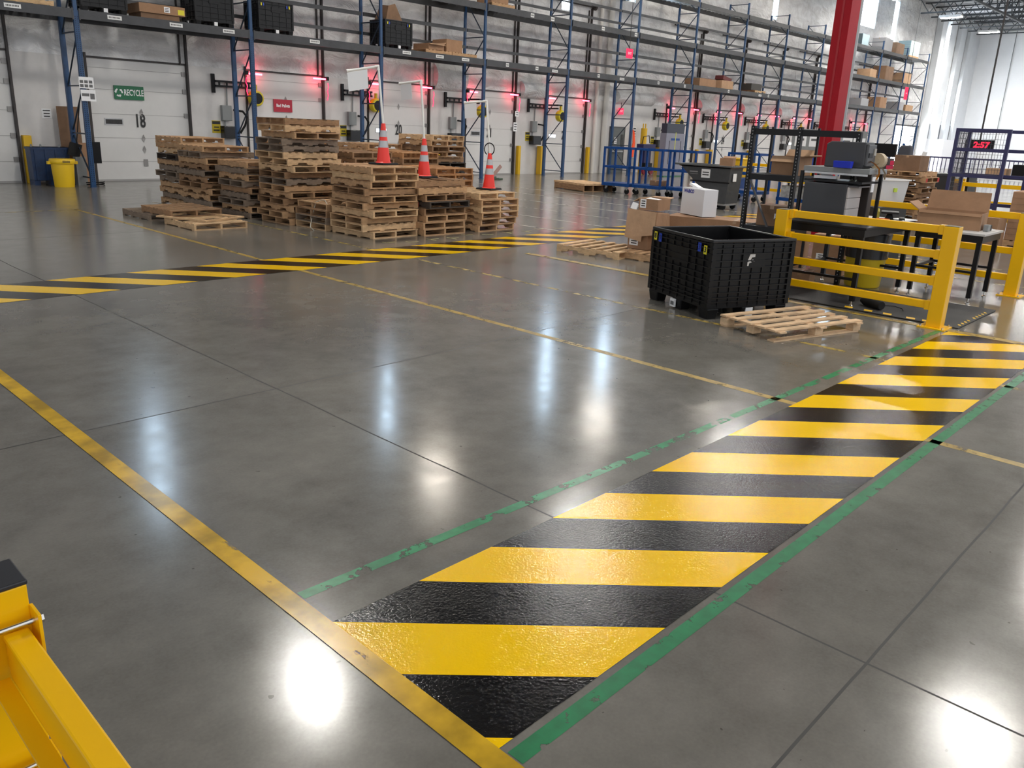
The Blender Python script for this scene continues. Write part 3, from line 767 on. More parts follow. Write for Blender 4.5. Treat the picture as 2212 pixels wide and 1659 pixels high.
bn = ['leftmost bay', 'bay over door eighteen', 'bay over the Bad Pallets door', 'bay over door twenty', 'bay over door twenty-one', 'bay over door twenty-two', 'bay left of the walk door', 'bay over the blue carts', 'bay over door twenty-four', 'bay right of door twenty-four', 'second bay right of door twenty-four', 'bay behind the red column', 'bay right of the red column', 'next to last bay at right', 'last bay at right']
LV = [((4.17, 4.39), 'lowest shelf'), ((6.09, 6.31), 'middle shelf'), ((7.99, 8.19), 'top shelf')]
protos = {}
xl = [-1.6] + FX
for bi in range(len(xl)-1):
    x0, x1 = xl[bi], xl[bi+1]; w = x1-x0
    for li, (lv, ln) in enumerate(LV):
        key = li
        lb = 'grey beams and wire deck, %s, %s' % (ln, bn[bi])
        if key not in protos:
            t, fo = make_bay(lv, 4.83); protos[key] = t; t.location = (x0,0,0); tag(t, lb, 'rack shelf'); t.scale = (w/4.83, 1, 1)
        else:
            c = dup(protos[key], (x0,0,0), 0, lb); c.scale = (w/4.83, 1, 1)
# backstop bars as a thing per bay and level
bs = empty('rack_backstop_rail', (0,0,0))
b = MB(); b.box(0.05, 4.78, RY-0.09, RY-0.04, 4.80, 4.90); b.build('lower_rail', beamg, bs)
b = MB(); b.box(0.05, 4.78, RY-0.09, RY-0.04, 5.40, 5.52); b.build('upper_rail', beamg, bs)
bs2 = empty('rack_backstop_rail', (0,0,0))
b = MB(); b.box(0.05, 4.78, RY-0.09, RY-0.04, 6.70, 6.80); b.build('lower_rail', beamg, bs2)
b = MB(); b.box(0.05, 4.78, RY-0.09, RY-0.04, 7.24, 7.34); b.build('upper_rail', beamg, bs2)
for pi, (pr_, nm) in enumerate(((bs, 'lower pair'), (bs2, 'upper pair'))):
    for bi in range(1, len(xl)-1):
        x0, x1 = xl[bi], xl[bi+1]; lb = 'dark rear rack rails, %s, %s' % (nm, bn[bi])
        if bi == 1: o = pr_; o.location = (x0,0,0)
        else: o = dup(pr_, (x0,0,0), 0)
        o.scale = ((x1-x0)/4.83, 1, 1); tag(o, lb, 'rack rail')
# beam labels (one per location, stuck on the beam): children of the shelf level they are on
def beam_label(x, z, w, s, li, bi):
    pass
lowlevels = [o for o in COL.objects if o.name.startswith('rack_shelf_level') and 'lowest' in o['label']]
def lbl(x, z, w=0.36, h=0.10, txt='R04-02-A01'):
    for o in COL.objects:
        if o.name.startswith('rack_shelf_level') and (('lowest' in o['label']) if z < 5 else ('middle' in o['label'])):
            wreal = 4.83*o.scale[0]
            if o.location.x <= x < o.location.x + wreal:
                lx = (x-o.location.x)/o.scale[0]
                c = MB().box(lx-w/2, lx+w/2, FY-0.070, FY-0.0675, z-h/2, z+h/2).build('location_label', labelm, o)
                k = MB(); 
                for j in range(9): k.box(lx-w*0.4+j*w*0.09, lx-w*0.4+j*w*0.09+w*0.05, FY-0.0715, FY-0.070, z-h*0.2, z+h*0.2)
                k.build('label_print', ink, c)
                return
for x in (6.65, 9.0, 10.62, 12.15, 15.0, 18.65, 20.15, 21.4): lbl(x, 4.29)
for x in (23.6, 25.3, 29.3, 33.9, 36.2, 40.5, 45.0): lbl(x, 4.28, 0.16, 0.13); 
for x in (26.4, 31.0, 44.0): lbl(x, 4.26, 0.34)
for x in (24.9, 26.1, 29.4, 31.8): lbl(x, 6.2, 0.2, 0.14)
# instruction sheets on the left post
t = empty('instruction_sheet', (8.07, FY-0.09, 0), 'upper white instruction sheet with pictures on the left blue post', 'notice')
MB().box(-0.12, 0.24, -0.006, 0, 2.50, 2.78).build('sheet', sign_white, t)
k = MB()
for i in range(3):
    for j in range(2): k.box(-0.10+i*0.11, -0.015+i*0.11, -0.008, -0.006, 2.53+j*0.10, 2.60+j*0.10)
k.build('printed_picture', mat('print_grey', (0.12,0.12,0.12), 0.6), t)
t = empty('instruction_sheet', (8.07, FY-0.09, 0), 'lower white instruction sheet on the left blue post', 'notice')
MB().box(-0.10, 0.26, -0.006, 0, 2.19, 2.47).build('sheet', sign_white, t)
MB().box(-0.08, 0.10, -0.008, -0.006, 2.31, 2.38).box(0.12, 0.23, -0.008, -0.006, 2.24, 2.38).build('printed_picture', MATS['print_grey'], t)
# ------------------------------------------------------------------ pallets
def wood(name, col, var=0.28):
    return mat(name, col, 0.8, var=var, vscale=6, stretch=(1.0, 1.0, 3.0), bump=0.08, bscale=25)
WOODS = [wood('pale_pine', (0.56, 0.37, 0.20)), wood('tan_wood', (0.44, 0.265, 0.135)), wood('brown_wood', (0.28, 0.16, 0.08)),
         wood('grey_weathered_wood', (0.21, 0.155, 0.11)), wood('dark_stained_wood', (0.045, 0.033, 0.025)), wood('orange_wood', (0.40, 0.20, 0.08))]
TONES = ['pale', 'tan', 'brown', 'grey weathered', 'dark stained', 'orange brown']
PH = 0.123
def make_pallet(variant, wm, L=1.22, W=1.02):
    r = random.Random(variant*31+5)
    t = empty('wooden_pallet', (0,0,0))
    for sx in (-1, 0, 1):
        x = sx*(W/2-0.02)
        if variant % 3 == 1:    # notched stringers
            poly = [(-L/2,0.017),(-0.40,0.017),(-0.37,0.055),(-0.19,0.055),(-0.16,0.017),(0.16,0.017),(0.19,0.055),(0.37,0.055),(0.40,0.017),(L/2,0.017),(L/2,PH-0.017),(-L/2,PH-0.017)]
            MB().prism(poly, x-0.019, x+0.019, 'x').build('stringer', wm, t)
        else:
            MB().box(x-0.019, x+0.019, -L/2, L/2, 0.017, PH-0.017).build('stringer', wm, t)
    n = (7, 6, 8)[variant % 3]
    d = MB()
    for k in range(n):
        bw = 0.085 if k not in (0, n-1) else 0.12
        y = -L/2+bw/2 + (L-bw)*k/(n-1) + r.uniform(-0.006, 0.006)
        if variant % 4 == 3 and k == n//2: continue
        d.cb((r.uniform(-0.004,0.004), y, PH-0.0085), (W+r.uniform(-0.01,0.01), bw, 0.016), rot=(0,0,r.uniform(-0.012,0.012)))
    d.build('top_deck', wm, t)
    d = MB()
    for k in range(3 if variant % 2 else 4):
        nb = 3 if variant % 2 else 4
        y = (-L/2+0.05) + (L-0.1)*k/(nb-1); d.cb((0, y, 0.0085), (W, 0.095, 0.016))
    d.build('bottom_deck', wm, t)
    return t
PROT = {}
def pallet(v, w, loc, rotz, label, rot=None):
    key = (v, w)
    if key not in PROT:
        o = make_pallet(v, WOODS[w]); PROT[key] = o
        o.location = loc; o.rotation_euler = rot or (0,0,rotz); tag(o, label, 'pallet')
        return o
    o = dup(PROT[key], loc, rotz, label, rot); return tag(o, label, 'pallet')
HOWMANY = {}
ORD = ['lowest','second from the floor','third from the floor','fourth from the floor','fifth from the floor','sixth from the floor','seventh from the floor','eighth from the floor','ninth from the floor','tenth from the floor','eleventh from the floor','twelfth from the floor','thirteenth from the floor','fourteenth from the floor','fifteenth from the floor','sixteenth from the floor','seventeenth from the floor']
def stack(cx, cy, n, desc, seed, base=0.0, jit=0.045, tones=(0,1,1,2,3), rots=None, ang=0.035, tl=None, zbase=0.0):
    r = random.Random(seed)
    for k in range(n):
        q = (rots[k % len(rots)] if rots else (0 if r.random() < 0.72 else 1))
        w = tl[k] if tl and k < len(tl) else r.choice(tones)
        v = r.choice((0,1,1,2,3,4))
        who = 'topmost' if k == n-1 else ORD[k]
        pallet(v, w, (cx+r.uniform(-jit,jit), cy+r.uniform(-jit,jit), zbase+k*(PH+0.0012)), base+q*PI/2+r.uniform(-ang,ang), '%s pallet, %s in %s' % (TONES[w], who, desc))
A_C = (9.04, 12.14)
stack(A_C[0], A_C[1], 10, 'the front stack under the left cone', 11, rots=[0,1,1,0,1,0,1,0,0,0], tl=[0,0,1,0,1,1,2,1,0,1])
stack(10.16, 12.02, 8, 'the front stack under the middle cone', 12, rots=[0,0,0,0,0,0,1,1], tl=[1,1,1,2,4,2,1,2])
stack(11.47, 11.95, 6, 'the front right stack under the right cone', 13, rots=[0,0,0,0,0,0], tl=[1,1,1,0,1,0])
stack(9.05, 13.32, 4, 'the low strapped stack', 14, rots=[1,1,1,1], tl=[0,3,2,1])
stack(8.93, 14.45, 16, 'the tallest stack of all', 15, rots=[1,1,0,1,0,1,1,1,0,1,1,1,1,0,1,1], jit=0.06)
stack(8.66, 15.68, 9, 'the stack left of the tallest one', 16, rots=[0,0,1,0,0,1,0,0,0], tones=(1,2,3,1))
stack(8.42, 16.98, 11, 'the stack second from the left end', 17, rots=[0,0,0,0,1,0,0,0,0,1,0], tones=(1,2,3,1))
stack(8.58, 18.35, 12, 'the leftmost tall stack', 18, rots=[0,0,0,0,0,1,0,0,1,0,0,0], tones=(1,2,3,3,1), tl=[1,3,1,1,3,3,3,1,4,0,1,1])
stack(10.25, 13.35, 9, 'the stack behind the left and middle cones', 19, tones=(1,2,5))
stack(11.62, 13.40, 9, 'the orange brown stack behind the right cone', 20, rots=[0], tones=(5,1,5))
stack(10.55, 14.75, 11, 'the stack just right of the tallest one', 21, tones=(1,2,5))
stack(9.9, 16.2, 12, 'the back stack behind the tallest one', 22, tones=(2,5,3))
stack(11.9, 14.85, 11, 'the back stack behind the left cone pole', 23, tones=(1,2,5), tl=[1,2,2,1,2,2,1,5,1,2,5])
stack(13.15, 15.35, 14, 'the tall back stack with black pallets inside', 24, tones=(2,1), tl=[1,1,2,1,2,2,2,4,4,2,1,2,1,0], jit=0.05)
stack(12.0, 16.3, 12, 'the back stack at the rear row middle', 25, tones=(1,2))
# red painted ends on one pallet of the left cone stack
redp = mat('red_paint_mark', (0.50, 0.01, 0.015), 0.6)
for o in COL.objects:
    if o.get('label', '') == 'tan pallet, fifth from the floor in the front stack under the left cone':
        MB().box(-0.515, -0.40, -0.613, -0.611, 0.018, 0.105).build('red_end_mark', redp, o); MB().box(0.38, 0.515, -0.613, -0.611, 0.018, 0.105).build('red_end_mark', redp, o)
        o['label'] = 'pallet with red painted ends in the stack under the left cone'
# pale pallets lying flat left of the stacks
pallet(0, 3, (6.90, 16.3, 0), 0.02, 'grey weathered pallet lying on floor left of the stacks')
pallet(2, 2, (7.00, 15.6, PH+0.003), 0.03, 'brown slatted pallet lying half on the flat grey pallet')
pallet(3, 0, (6.97, 14.55, 0), 0.0, 'pale pallet with missing boards on floor, front left of stacks')
f = MB()
for (x0,x1,y0,y1) in ((-0.5,0.5,-0.6,-0.53),(-0.5,0.5,0.53,0.6),(-0.5,-0.43,-0.53,0.53),(0.43,0.5,-0.53,0.53)): f.box(x0,x1,y0,y1,0,0.03)
tag(f.build('lumber_square', WOODS[0], loc=(7.0, 14.8, PH+0.004), rot=(0,0,0.35)), 'pale open wooden frame lying on the front left pallet', 'lumber')
NP = empty('wooden_pallet', (8.345, 3.70, 0), 'pale slatted pallet lying on floor before the black bulk container', 'pallet', math.atan2(-0.39, 1.31))
w0 = wood('fresh_pine', (0.60, 0.41, 0.24))
dk_ = MB()
for (v, fan, sh_) in ((-0.36, 0.0, 0.0), (-0.19, 0.02, 0.0), (-0.02, 0.01, -0.01), (0.16, -0.015, 0.0), (0.35, 0.0, 0.01)):
    dk_.cb((sh_, v, 0.122), (1.34, 0.085, 0.017), rot=(0,0,fan*1.8))
dk_.build('top_deck', w0, NP)
for u in (-0.58, 0.02, 0.60): MB().cb((u, 0.0, 0.105), (0.095, 0.86, 0.017)).build('cross_board', w0, NP)
for (u, v) in ((-0.60, 0.34), (-0.58, -0.03), (0.02, -0.33), (0.02, 0.33), (0.61, -0.34), (0.61, 0.34)): MB().cb((u, v, 0.057), (0.12, 0.10, 0.08)).build('block', w0, NP, bevel=0.004)
for v in (-0.34, 0.34): MB().cb((0, v, 0.0085), (1.30, 0.09, 0.016)).build('bottom_board', w0, NP)
pallet(1, 0, (11.03, 8.36, 0), 0.09, 'pale pallet on floor beside the crushed cardboard boxes')
pallet(2, 1, (11.33, 7.25, 0), 0.04, 'tan pallet underneath the crushed cardboard boxes')
strap = MB().tube([(8.55,12.86,0.2),(8.50,12.83,0.48),(8.52,12.95,0.56),(8.56,13.1,0.55),(8.52,13.25,0.5),(8.47,13.3,0.25),(8.35,13.2,0.05),(8.3,13.0,0.01)], 0.008, 5)
tag(strap.build('plastic_strap', mat('pale_strap', (0.5,0.48,0.4), 0.4), smooth=True), 'loose pale plastic strap hanging from the low stack', 'strap')
# flat sheets stack far
st_ = empty('plywood_stack', (22.4, 18.05, 0), 'low flat stack of wooden sheets on floor left of the blue carts', 'pallet stack', rotz=-0.25)
MB().box(-0.62,0.62,-0.9,0.9,0.20,0.26).build('top_sheet', WOODS[0], st_)
q = MB()
for sx in (-0.6,-0.2,0.2,0.6): q.box(sx-0.03, sx+0.03, -0.85, 0.85, 0.02, 0.20)
q.box(-0.62,0.62,-0.88,-0.78,0.0,0.02).box(-0.62,0.62,0.78,0.88,0.0,0.02).box(-0.62,0.62,-0.1,0.1,0.10,0.12)
q.build('pallet_base', WOODS[2], st_)

# ------------------------------------------------------------------ traffic cones with hanging signs
cone_red = mat('cone_orange_red', (0.85, 0.035, 0.02), 0.42, emit=None)
reflb = mat('reflective_band', (0.42, 0.42, 0.43), 0.3, metal=0.3)
pvc = mat('pvc_pipe', (0.80, 0.80, 0.76), 0.35)
def make_cone(h=0.72):
    t = empty('traffic_cone', (0,0,0))
    b = MB(); b.frust((0,0), 0.40, 0.40, 0.37, 0.37, 0.0, 0.032); b.build('base', rubber, t, bevel=0.008)
    c = MB(); r0, r1 = 0.128, 0.036
    def rr(z): return r0+(r1-r0)*(z-0.03)/(h-0.03)
    c.lathe([(rr(0.03)+0.02,0.032),(rr(0.05),0.05),(rr(h),h),(rr(h)-0.008,h)], n=24); c.build('cone_body', cone_red, t, smooth=True)
    for (a, b_) in ((0.30, 0.42), (0.485, 0.60)):
        MB().lathe([(rr(a)+0.0015,a),(rr(b_)+0.0015,b_)], n=24).build('reflective_band', reflb, t, smooth=True)
    return t
c0 = make_cone()
cones = [((9.30, 12.20, 10*0.1242+0.002), 'left orange cone standing on the front pallet stack', 0.1), ((10.30, 12.24, 8*0.1242+0.002), 'middle orange cone standing on the slatted pallet stack', -0.05), ((11.85, 12.02, 6*0.1242+0.002), 'right orange cone standing on the front right pallet stack', 0.2)]
for i, (loc, lb, rz) in enumerate(cones):
    if i == 0: c0.location = loc; c0.rotation_euler = (0,0,rz); tag(c0, lb, 'traffic cone')
    else: tag(dup(c0, loc, rz, lb), lb, 'traffic cone')
def pole_sign(base, ztop, lean, arm, sheet, lb, sw=0.28, sh=0.30, sang=0.0):
    x, y, z = base
    t = empty('pipe_sign', (x, y, z+0.66), lb, 'sign')
    top = Vector((lean[0], lean[1], ztop-z-0.66)); e = top + Vector(arm)
    MB().tube([(0,0,0), top], 0.021, 10).build('upright_pipe', pvc, t, smooth=True)
    MB().tube([top, e], 0.021, 10).build('cross_pipe', pvc, t, smooth=True)
    MB().tube([top-Vector((0,0,0.06)), top+Vector((0,0,0.005)), top+Vector(arm).normalized()*0.06], 0.029, 10).tube([e-Vector(arm).normalized()*0.04, e], 0.027, 10).build('elbow', pvc, t, smooth=True)
    p0 = top + Vector(arm)*sheet[0]; p1 = top + Vector(arm)*sheet[1]
    up = Vector((0.02, 0.02, -sh))
    n = Vector(arm).cross(up).normalized()*0.003
    P = [p0+Vector((0,0,-0.02)), p1+Vector((0,0,-0.02)), p1+up+Vector((0.02,0,0)), p0+up+Vector((0.02,0,0))]
    P2 = [p+n for p in P]
    s_ = MB().add(P+P2, [(0,1,2,3),(7,6,5,4),(0,4,5,1),(1,5,6,2),(2,6,7,3),(3,7,4,0)])
    s_.build('hanging_sheet', mat('sheet_in_sleeve', (0.80,0.81,0.82), 0.18, spec=0.6), t)
pole_sign(cones[0][0], 2.93, (-0.06, 0.06, 0), (-0.50, 0.25, -0.11), (0.35, 0.98), 'leaning white pipe with hanging sheet in the left cone', sh=0.34)
pole_sign(cones[1][0], 2.75, (-0.05, 0.05, 0), (-0.10, 0.52, -0.05), (0.45, 0.95), 'leaning white pipe with hanging sheet in the middle cone', sh=0.30)
pole_sign(cones[2][0], 2.47, (-0.07, 0.07, 0), (-0.30, 0.34, -0.05), (0.45, 0.98), 'leaning white pipe with hanging sheet in the right cone', sh=0.30)
hk = MB().tube([(0.10*math.cos(a)*(1 if math.cos(a) > 0 else 1), 0.0, 0.10*math.sin(a)*1.2) for a in [PI*1.5+0.5+k*(2*PI-1.0)/14 for k in range(15)]], 0.012, 6)
tag(hk.build('wire_ring', blackm, loc=(cones[2][0][0]-0.02, cones[2][0][1], cones[2][0][2]+0.80), rot=(0,0,-0.8), smooth=True), 'black open wire ring around the pipe above the right cone', 'ring')
# ------------------------------------------------------------------ boxes
def carton(name, loc, d, rotz, label, m=card, cat='cardboard box', openflaps=None, rot=None, lblface=None, seam=True, wt=0.012, flapm=None):
    """closed carton or open-topped carton with walls; origin at base centre"""
    t = empty(name, loc, label, cat, rotz)
    if rot: t.rotation_euler = rot
    x, y, z = d[0]/2, d[1]/2, d[2]
    if openflaps is None:
        b = MB().box(-x, x, -y, y, 0, z); b.build('carton_body', m, t, bevel=0.006)
        if seam:
            tp = MB().box(-x-0.001, x+0.001, -0.03, 0.03, z-0.05, z+0.0015); tp.build('tape_strip', tape, t)
    else:
        b = MB(); b.box(-x,x,-y,y,0,wt); b.box(-x,-x+wt,-y,y,wt,z); b.box(x-wt,x,-y,y,wt,z); b.box(-x+wt,x-wt,-y,-y+wt,wt,z); b.box(-x+wt,x-wt,y-wt,y,wt,z)
        b.build('carton_body', m, t)
        for (side, ang, ln) in openflaps:
            f = MB(); c, s = math.cos(ang), math.sin(ang)
            if side == 'x-': P = [(-x,-y,z),(-x,y,z),(-x-ln*c,y*0.96,z+ln*s),(-x-ln*c,-y*0.96,z+ln*s)]
            elif side == 'x+': P = [(x,y,z),(x,-y,z),(x+ln*c,-y*0.96,z+ln*s),(x+ln*c,y*0.96,z+ln*s)]
            elif side == 'y-': P = [(x,-y,z),(-x,-y,z),(-x*0.96,-y-ln*c,z+ln*s),(x*0.96,-y-ln*c,z+ln*s)]
            else: P = [(-x,y,z),(x,y,z),(x*0.96,y+ln*c,z+ln*s),(-x*0.96,y+ln*c,z+ln*s)]
            P = [Vector(p) for p in P]; n = (P[1]-P[0]).cross(P[2]-P[1]).normalized()*0.006
            f.add([p-n for p in P]+[p+n for p in P], [(0,1,2,3),(7,6,5,4),(0,4,5,1),(1,5,6,2),(2,6,7,3),(3,7,4,0)])
            f.build('flap', flapm or m, t)
    if lblface:
        for (face, u, v, w, h) in lblface:
            l = MB()
            if face == 'x-': l.box(-x-0.002, -x-0.0005, u-w/2, u+w/2, v-h/2, v+h/2)
            elif face == 'y-': l.box(u-w/2, u+w/2, -y-0.002, -y-0.0005, v-h/2, v+h/2)
            elif face == 'x+': l.box(x+0.0005, x+0.002, u-w/2, u+w/2, v-h/2, v+h/2)
            lo = l.build('paper_label', paper, t)
            k = MB()
            for j in range(3):
                vv = v+h*0.28-j*h*0.27
                if face == 'x-': k.box(-x-0.003, -x-0.002, u-w*0.35, u+w*0.3, vv-h*0.06, vv+h*0.06)
                elif face == 'y-': k.box(u-w*0.35, u+w*0.3, -y-0.003, -y-0.002, vv-h*0.06, vv+h*0.06)
                else: k.box(x+0.002, x+0.003, u-w*0.35, u+w*0.3, vv-h*0.06, vv+h*0.06)
            k.build('label_print', ink, lo)
    return t

# ------------------------------------------------------------------ black collapsible bulk container
def bulk_container(loc, rotz, label, W=1.17, D=1.22, HT=0.90, fine=True, cat='bulk container'):
    """u axis = local x (W, right face -y), v axis = local y (D, left face -x); origin = near corner at floor"""
    t = empty('bulk_container', loc, label, cat, rotz)
    tp = 0.035                           # taper: the base is inset a little
    bl = MATS['container_black'] if 'container_black' in MATS else mat('container_black', (0.006, 0.006, 0.0065), 0.36, var=0.3, vscale=12, spec=0.28)
    g = 0.025
    # walls
    wl = MB(); zb = 0.155
    def wallpart(x0,x1,y0,y1,z0,z1): wl.box(x0,x1,y0,y1,z0,z1)
    wallpart(g, W-g, g, g+0.02, zb, HT-0.01); wallpart(g, W-g, D-g-0.02, D-g, zb, HT-0.01)
    wallpart(g, g+0.02, g, D-g, zb, HT-0.01); wallpart(W-g-0.02, W-g, g, D-g, zb, HT-0.01)
    wl.box(g, W-g, g, D-g, zb-0.02, zb)
    wl.build('side_wall', bl, t)
    rb = MB(); n = 6 if fine else 3
    zs = [0.20, 0.245, 0.30, 0.37, 0.44, 0.51, 0.585, 0.66, 0.74, 0.80, 0.85] if fine else [0.22, 0.35, 0.5, 0.65, 0.8]
    for z in zs:
        dd = 0.027
        rb.box(0.006, W-0.006, g-dd, g, z-0.006, z+0.006); rb.box(0.006, W-0.006, D-g, D-g+dd, z-0.006, z+0.006)
        rb.box(g-dd, g, 0.006, D-0.006, z-0.006, z+0.006); rb.box(W-g, W-g+dd, 0.006, D-0.006, z-0.006, z+0.006)
    nx = 8 if fine else 5
    for k in range(nx+1):
        x = 0.012+(W-0.024)*k/nx; y = 0.012+(D-0.024)*k/nx
        zt = HT-0.03; skip = (0.37 < k/nx < 0.64)
        for (z0, z1) in (((0.14, 0.585), (0.74, zt)) if skip else ((0.14, zt),)):
            rb.box(x-0.004, x+0.004, g-0.012, g, z0, z1); rb.box(x-0.004, x+0.004, D-g, D-g+0.012, z0, z1)
            rb.box(g-0.016, g, y-0.005, y+0.005, z0, z1); rb.box(W-g, W-g+0.016, y-0.006, y+0.006, z0, z1)
    rb.build('wall_rib', bl, t)
    MB().box(W*0.37, W*0.64, 0.004, g, 0.59, 0.735).build('flat_panel', bl, t); MB().box(0.004, g, D*0.36, D*0.63, 0.56, 0.74).build('flat_panel', bl, t)
    rm = MB()
    for (x0,x1,y0,y1) in ((0,W,0,0.03),(0,W,D-0.03,D),(0,0.03,0.03,D-0.03),(W-0.03,W,0.03,D-0.03)): rm.box(x0,x1,y0,y1,HT-0.035,HT)
    rm.build('rim', mat('container_rim', (0.012,0.012,0.013), 0.28, spec=0.45), t, bevel=0.008)
    cr = MB()
    for (x, y) in ((0.03,0.03),(W-0.03,0.03),(0.03,D-0.03),(W-0.03,D-0.03)): MB().box(x-0.028, x+0.028, y-0.028, y+0.028, 0.14, HT-0.036).build('corner_post', bl, t)
    bs_ = MB(); bs_.box(0.02, W-0.02, 0.02, D-0.02, 0.12, 0.165); bs_.build('base_deck', bl, t)
    for ix in (0, 1, 2):
        for iy in (0, 1, 2):
            cx, cy = 0.10+ix*(W-0.20)/2, 0.10+iy*(D-0.20)/2
            f = MB(); f.frust((cx, cy), 0.13, 0.15, 0.16, 0.19, 0.0, 0.12); f.build('foot', bl, t, bevel=0.01)
    lab = MB().box(W*0.5-0.03, W*0.5+0.07, -0.0, 0.022, 0.02, 0.115); lab.build('barcode_label', paper, t)
    lab = MB().box(-0.006, 0.016, D*0.5-0.0, D*0.5+0.09, 0.02, 0.115); lo = lab.build('barcode_label', paper, t)
    k = MB()
    for j in range(7): k.box(-0.008, -0.006, D*0.5+0.012+j*0.010, D*0.5+0.017+j*0.010, 0.04, 0.085)
    k.build('label_print', ink, lo)
    return t
BC = bulk_container((7.92, 4.50, 0), -0.395, 'black ribbed bulk container with blue and yellow number tags on floor')
yst = mat('sticker_yellow', (0.70, 0.62, 0.02), 0.45); bst = mat('sticker_blue', (0.01, 0.05, 0.42), 0.45); flake = mat('peeled_white_label', (0.55,0.53,0.50), 0.6)
for (y, z, m_, ch, cm) in ((1.13, 0.80, yst, '8', ink), (1.03, 0.79, bst, '9', mat('navy_ink',(0.01,0.02,0.15),0.5)), (0.24, 0.79, bst, '3', MATS['navy_ink']), (0.13, 0.775, yst, '3', ink)):
    so = MB().box(-0.004, 0.0, y-0.028, y+0.028, z-0.05, z+0.05).build('number_tag', m_, BC)
    text('tag_number', ch, 0.085, cm, so, (-0.005, y, z), rot=(PI/2, 0, -PI/2), bold=0.003)
fl_ = MB()
for P in ([(0.50,0.66),(0.53,0.735),(0.60,0.735),(0.60,0.70),(0.555,0.695),(0.545,0.67)], [(0.50,0.60),(0.50,0.645),(0.535,0.66),(0.56,0.64),(0.525,0.63),(0.52,0.60)], [(0.555,0.655),(0.60,0.65),(0.57,0.675)]):
    fl_.add([(u, 0.0035, z) for (u, z) in P], [tuple(range(len(P)))])
fl_.build('peeled_sticker', flake, BC)

# ------------------------------------------------------------------ carton group by the container
carton('cardboard_box', (11.42, 7.78, PH+0.003), (0.50, 0.38, 0.25), 0.04, 'low closed brown box with white label on the tan pallet', lblface=[('x-', 0.07, 0.13, 0.17, 0.14)], m=card)
# crushed bulging box
cb_ = empty('crushed_box', (11.38, 7.71, PH+0.256), 'crushed bulging brown box on the low labelled box', 'cardboard box', 0.12)
b = MB(); b.add([(-0.36,-0.46,0),(0.36,-0.46,0.0),(0.36,0.46,0),(-0.38,0.46,0.02),(-0.30,-0.40,0.40),(0.34,-0.42,0.36),(0.34,0.42,0.38),(-0.34,0.44,0.42),(-0.42,-0.44,0.2),(-0.44,0.46,0.18)],
   [(0,3,2,1),(4,5,6,7),(0,1,5,4,8),(1,2,6,5),(2,3,9,7,6),(3,0,8,9),(9,8,4,7)])
cb_.scale = (0.64, 0.62, 0.95)
b.build('carton_body', card, cb_, bevel=0.02)
fp = MB(); fp.add([(-0.385,-0.40,0.40),(-0.40,0.44,0.43),(-0.47,0.45,-0.06),(-0.46,-0.05,-0.12),(-0.46,-0.06,-0.02),(-0.45,-0.40,0.02)], [(0,1,2,3,4,5)])
fp.add([(-0.39,-0.40,0.40),(-0.405,0.44,0.43),(-0.475,0.45,-0.06),(-0.465,-0.05,-0.12),(-0.465,-0.06,-0.02),(-0.455,-0.40,0.02)], [(5,4,3,2,1,0)])
fp.build('hanging_flap', card2, cb_)
ob = carton('open_carton', (11.42, 7.66, PH+0.655), (0.40, 0.36, 0.18), 0.08, 'small open torn brown carton topmost on the crushed box', m=card, openflaps=[('y+', -0.5, 0.12), ('x+', 0.1, 0.12)], lblface=[('x-', 0.10, 0.10, 0.11, 0.14)], flapm=card2)
MB().add([(-0.16,-0.16,0.15),(0.16,-0.1,0.155),(0.14,0.18,0.18),(-0.14,0.14,0.16)], [(0,1,2,3)]).build('paper_filling', paper, ob)
tag(MB().cb((0,0,0.05), (0.02, 0.12, 0.11), rot=(0.2, 0.3, 0)).build('white_card', paper, loc=(11.20, 7.90, PH+0.65)), 'small white card standing on the crushed box', 'card')
lc = carton('long_carton', (12.56, 6.72, 0.0), (0.62, 2.3, 0.655), 0.30, 'long tall brown carton behind the black bulk container', m=card, seam=True)
wb = empty('white_box', (12.39, 7.41, 0.668), 'white box printed WABCO standing on the long brown carton', 'box', -0.42)
MB().box(-0.14,0.14,-0.33,0.33,0.0,0.45).build('carton_body', mat('white_carton', (0.70,0.70,0.72), 0.55), wb, bevel=0.006)
text('printed_name', 'WABCO', 0.078, mat('blue_print', (0.02,0.03,0.28), 0.5), wb, (-0.1425, 0.115, 0.395), rot=(PI/2, 0, -PI/2), sx=1.0, bold=0.003)
MB().cb((0.0, 0.12, 0.475), (0.12, 0.26, 0.04), rot=(0.25, 0.1, 0)).build('top_flap', paper, wb)

# ------------------------------------------------------------------ yellow guard rails
def guard_post(parent, x, y, h=1.15, w=0.155):
    p = MB().box(x-w/2, x+w/2, y-w/2, y+w/2, 0.012, h-0.006).build('post', yellow, parent, bevel=0.006)
    MB().box(x-w/2-0.07, x+w/2+0.07, y-w/2-0.07, y+w/2+0.07, 0, 0.014).build('base_plate', yellow, p)
    MB().box(x-w/2+0.004, x+w/2-0.004, y-w/2+0.004, y+w/2-0.004, h-0.006, h).build('post_cap', mat('grey_cap', (0.12,0.10,0.06), 0.5), p)
    bt = MB()
    for sx in (-1,1):
        for sy in (-1,1): bt.tube([(x+sx*(w/2+0.04), y+sy*(w/2+0.04), 0.014), (x+sx*(w/2+0.04), y+sy*(w/2+0.04), 0.035)], 0.012, 6)
    bt.build('anchor_bolt', chrome, p)
    return p
GR = empty('guard_rail', (0,0,0), 'yellow four bar guard rail in front of the packing tables', 'guard rail')
GR.location = (0,0,0)
guard_post(GR, 9.83, 2.66); guard_post(GR, 9.80, 4.62)
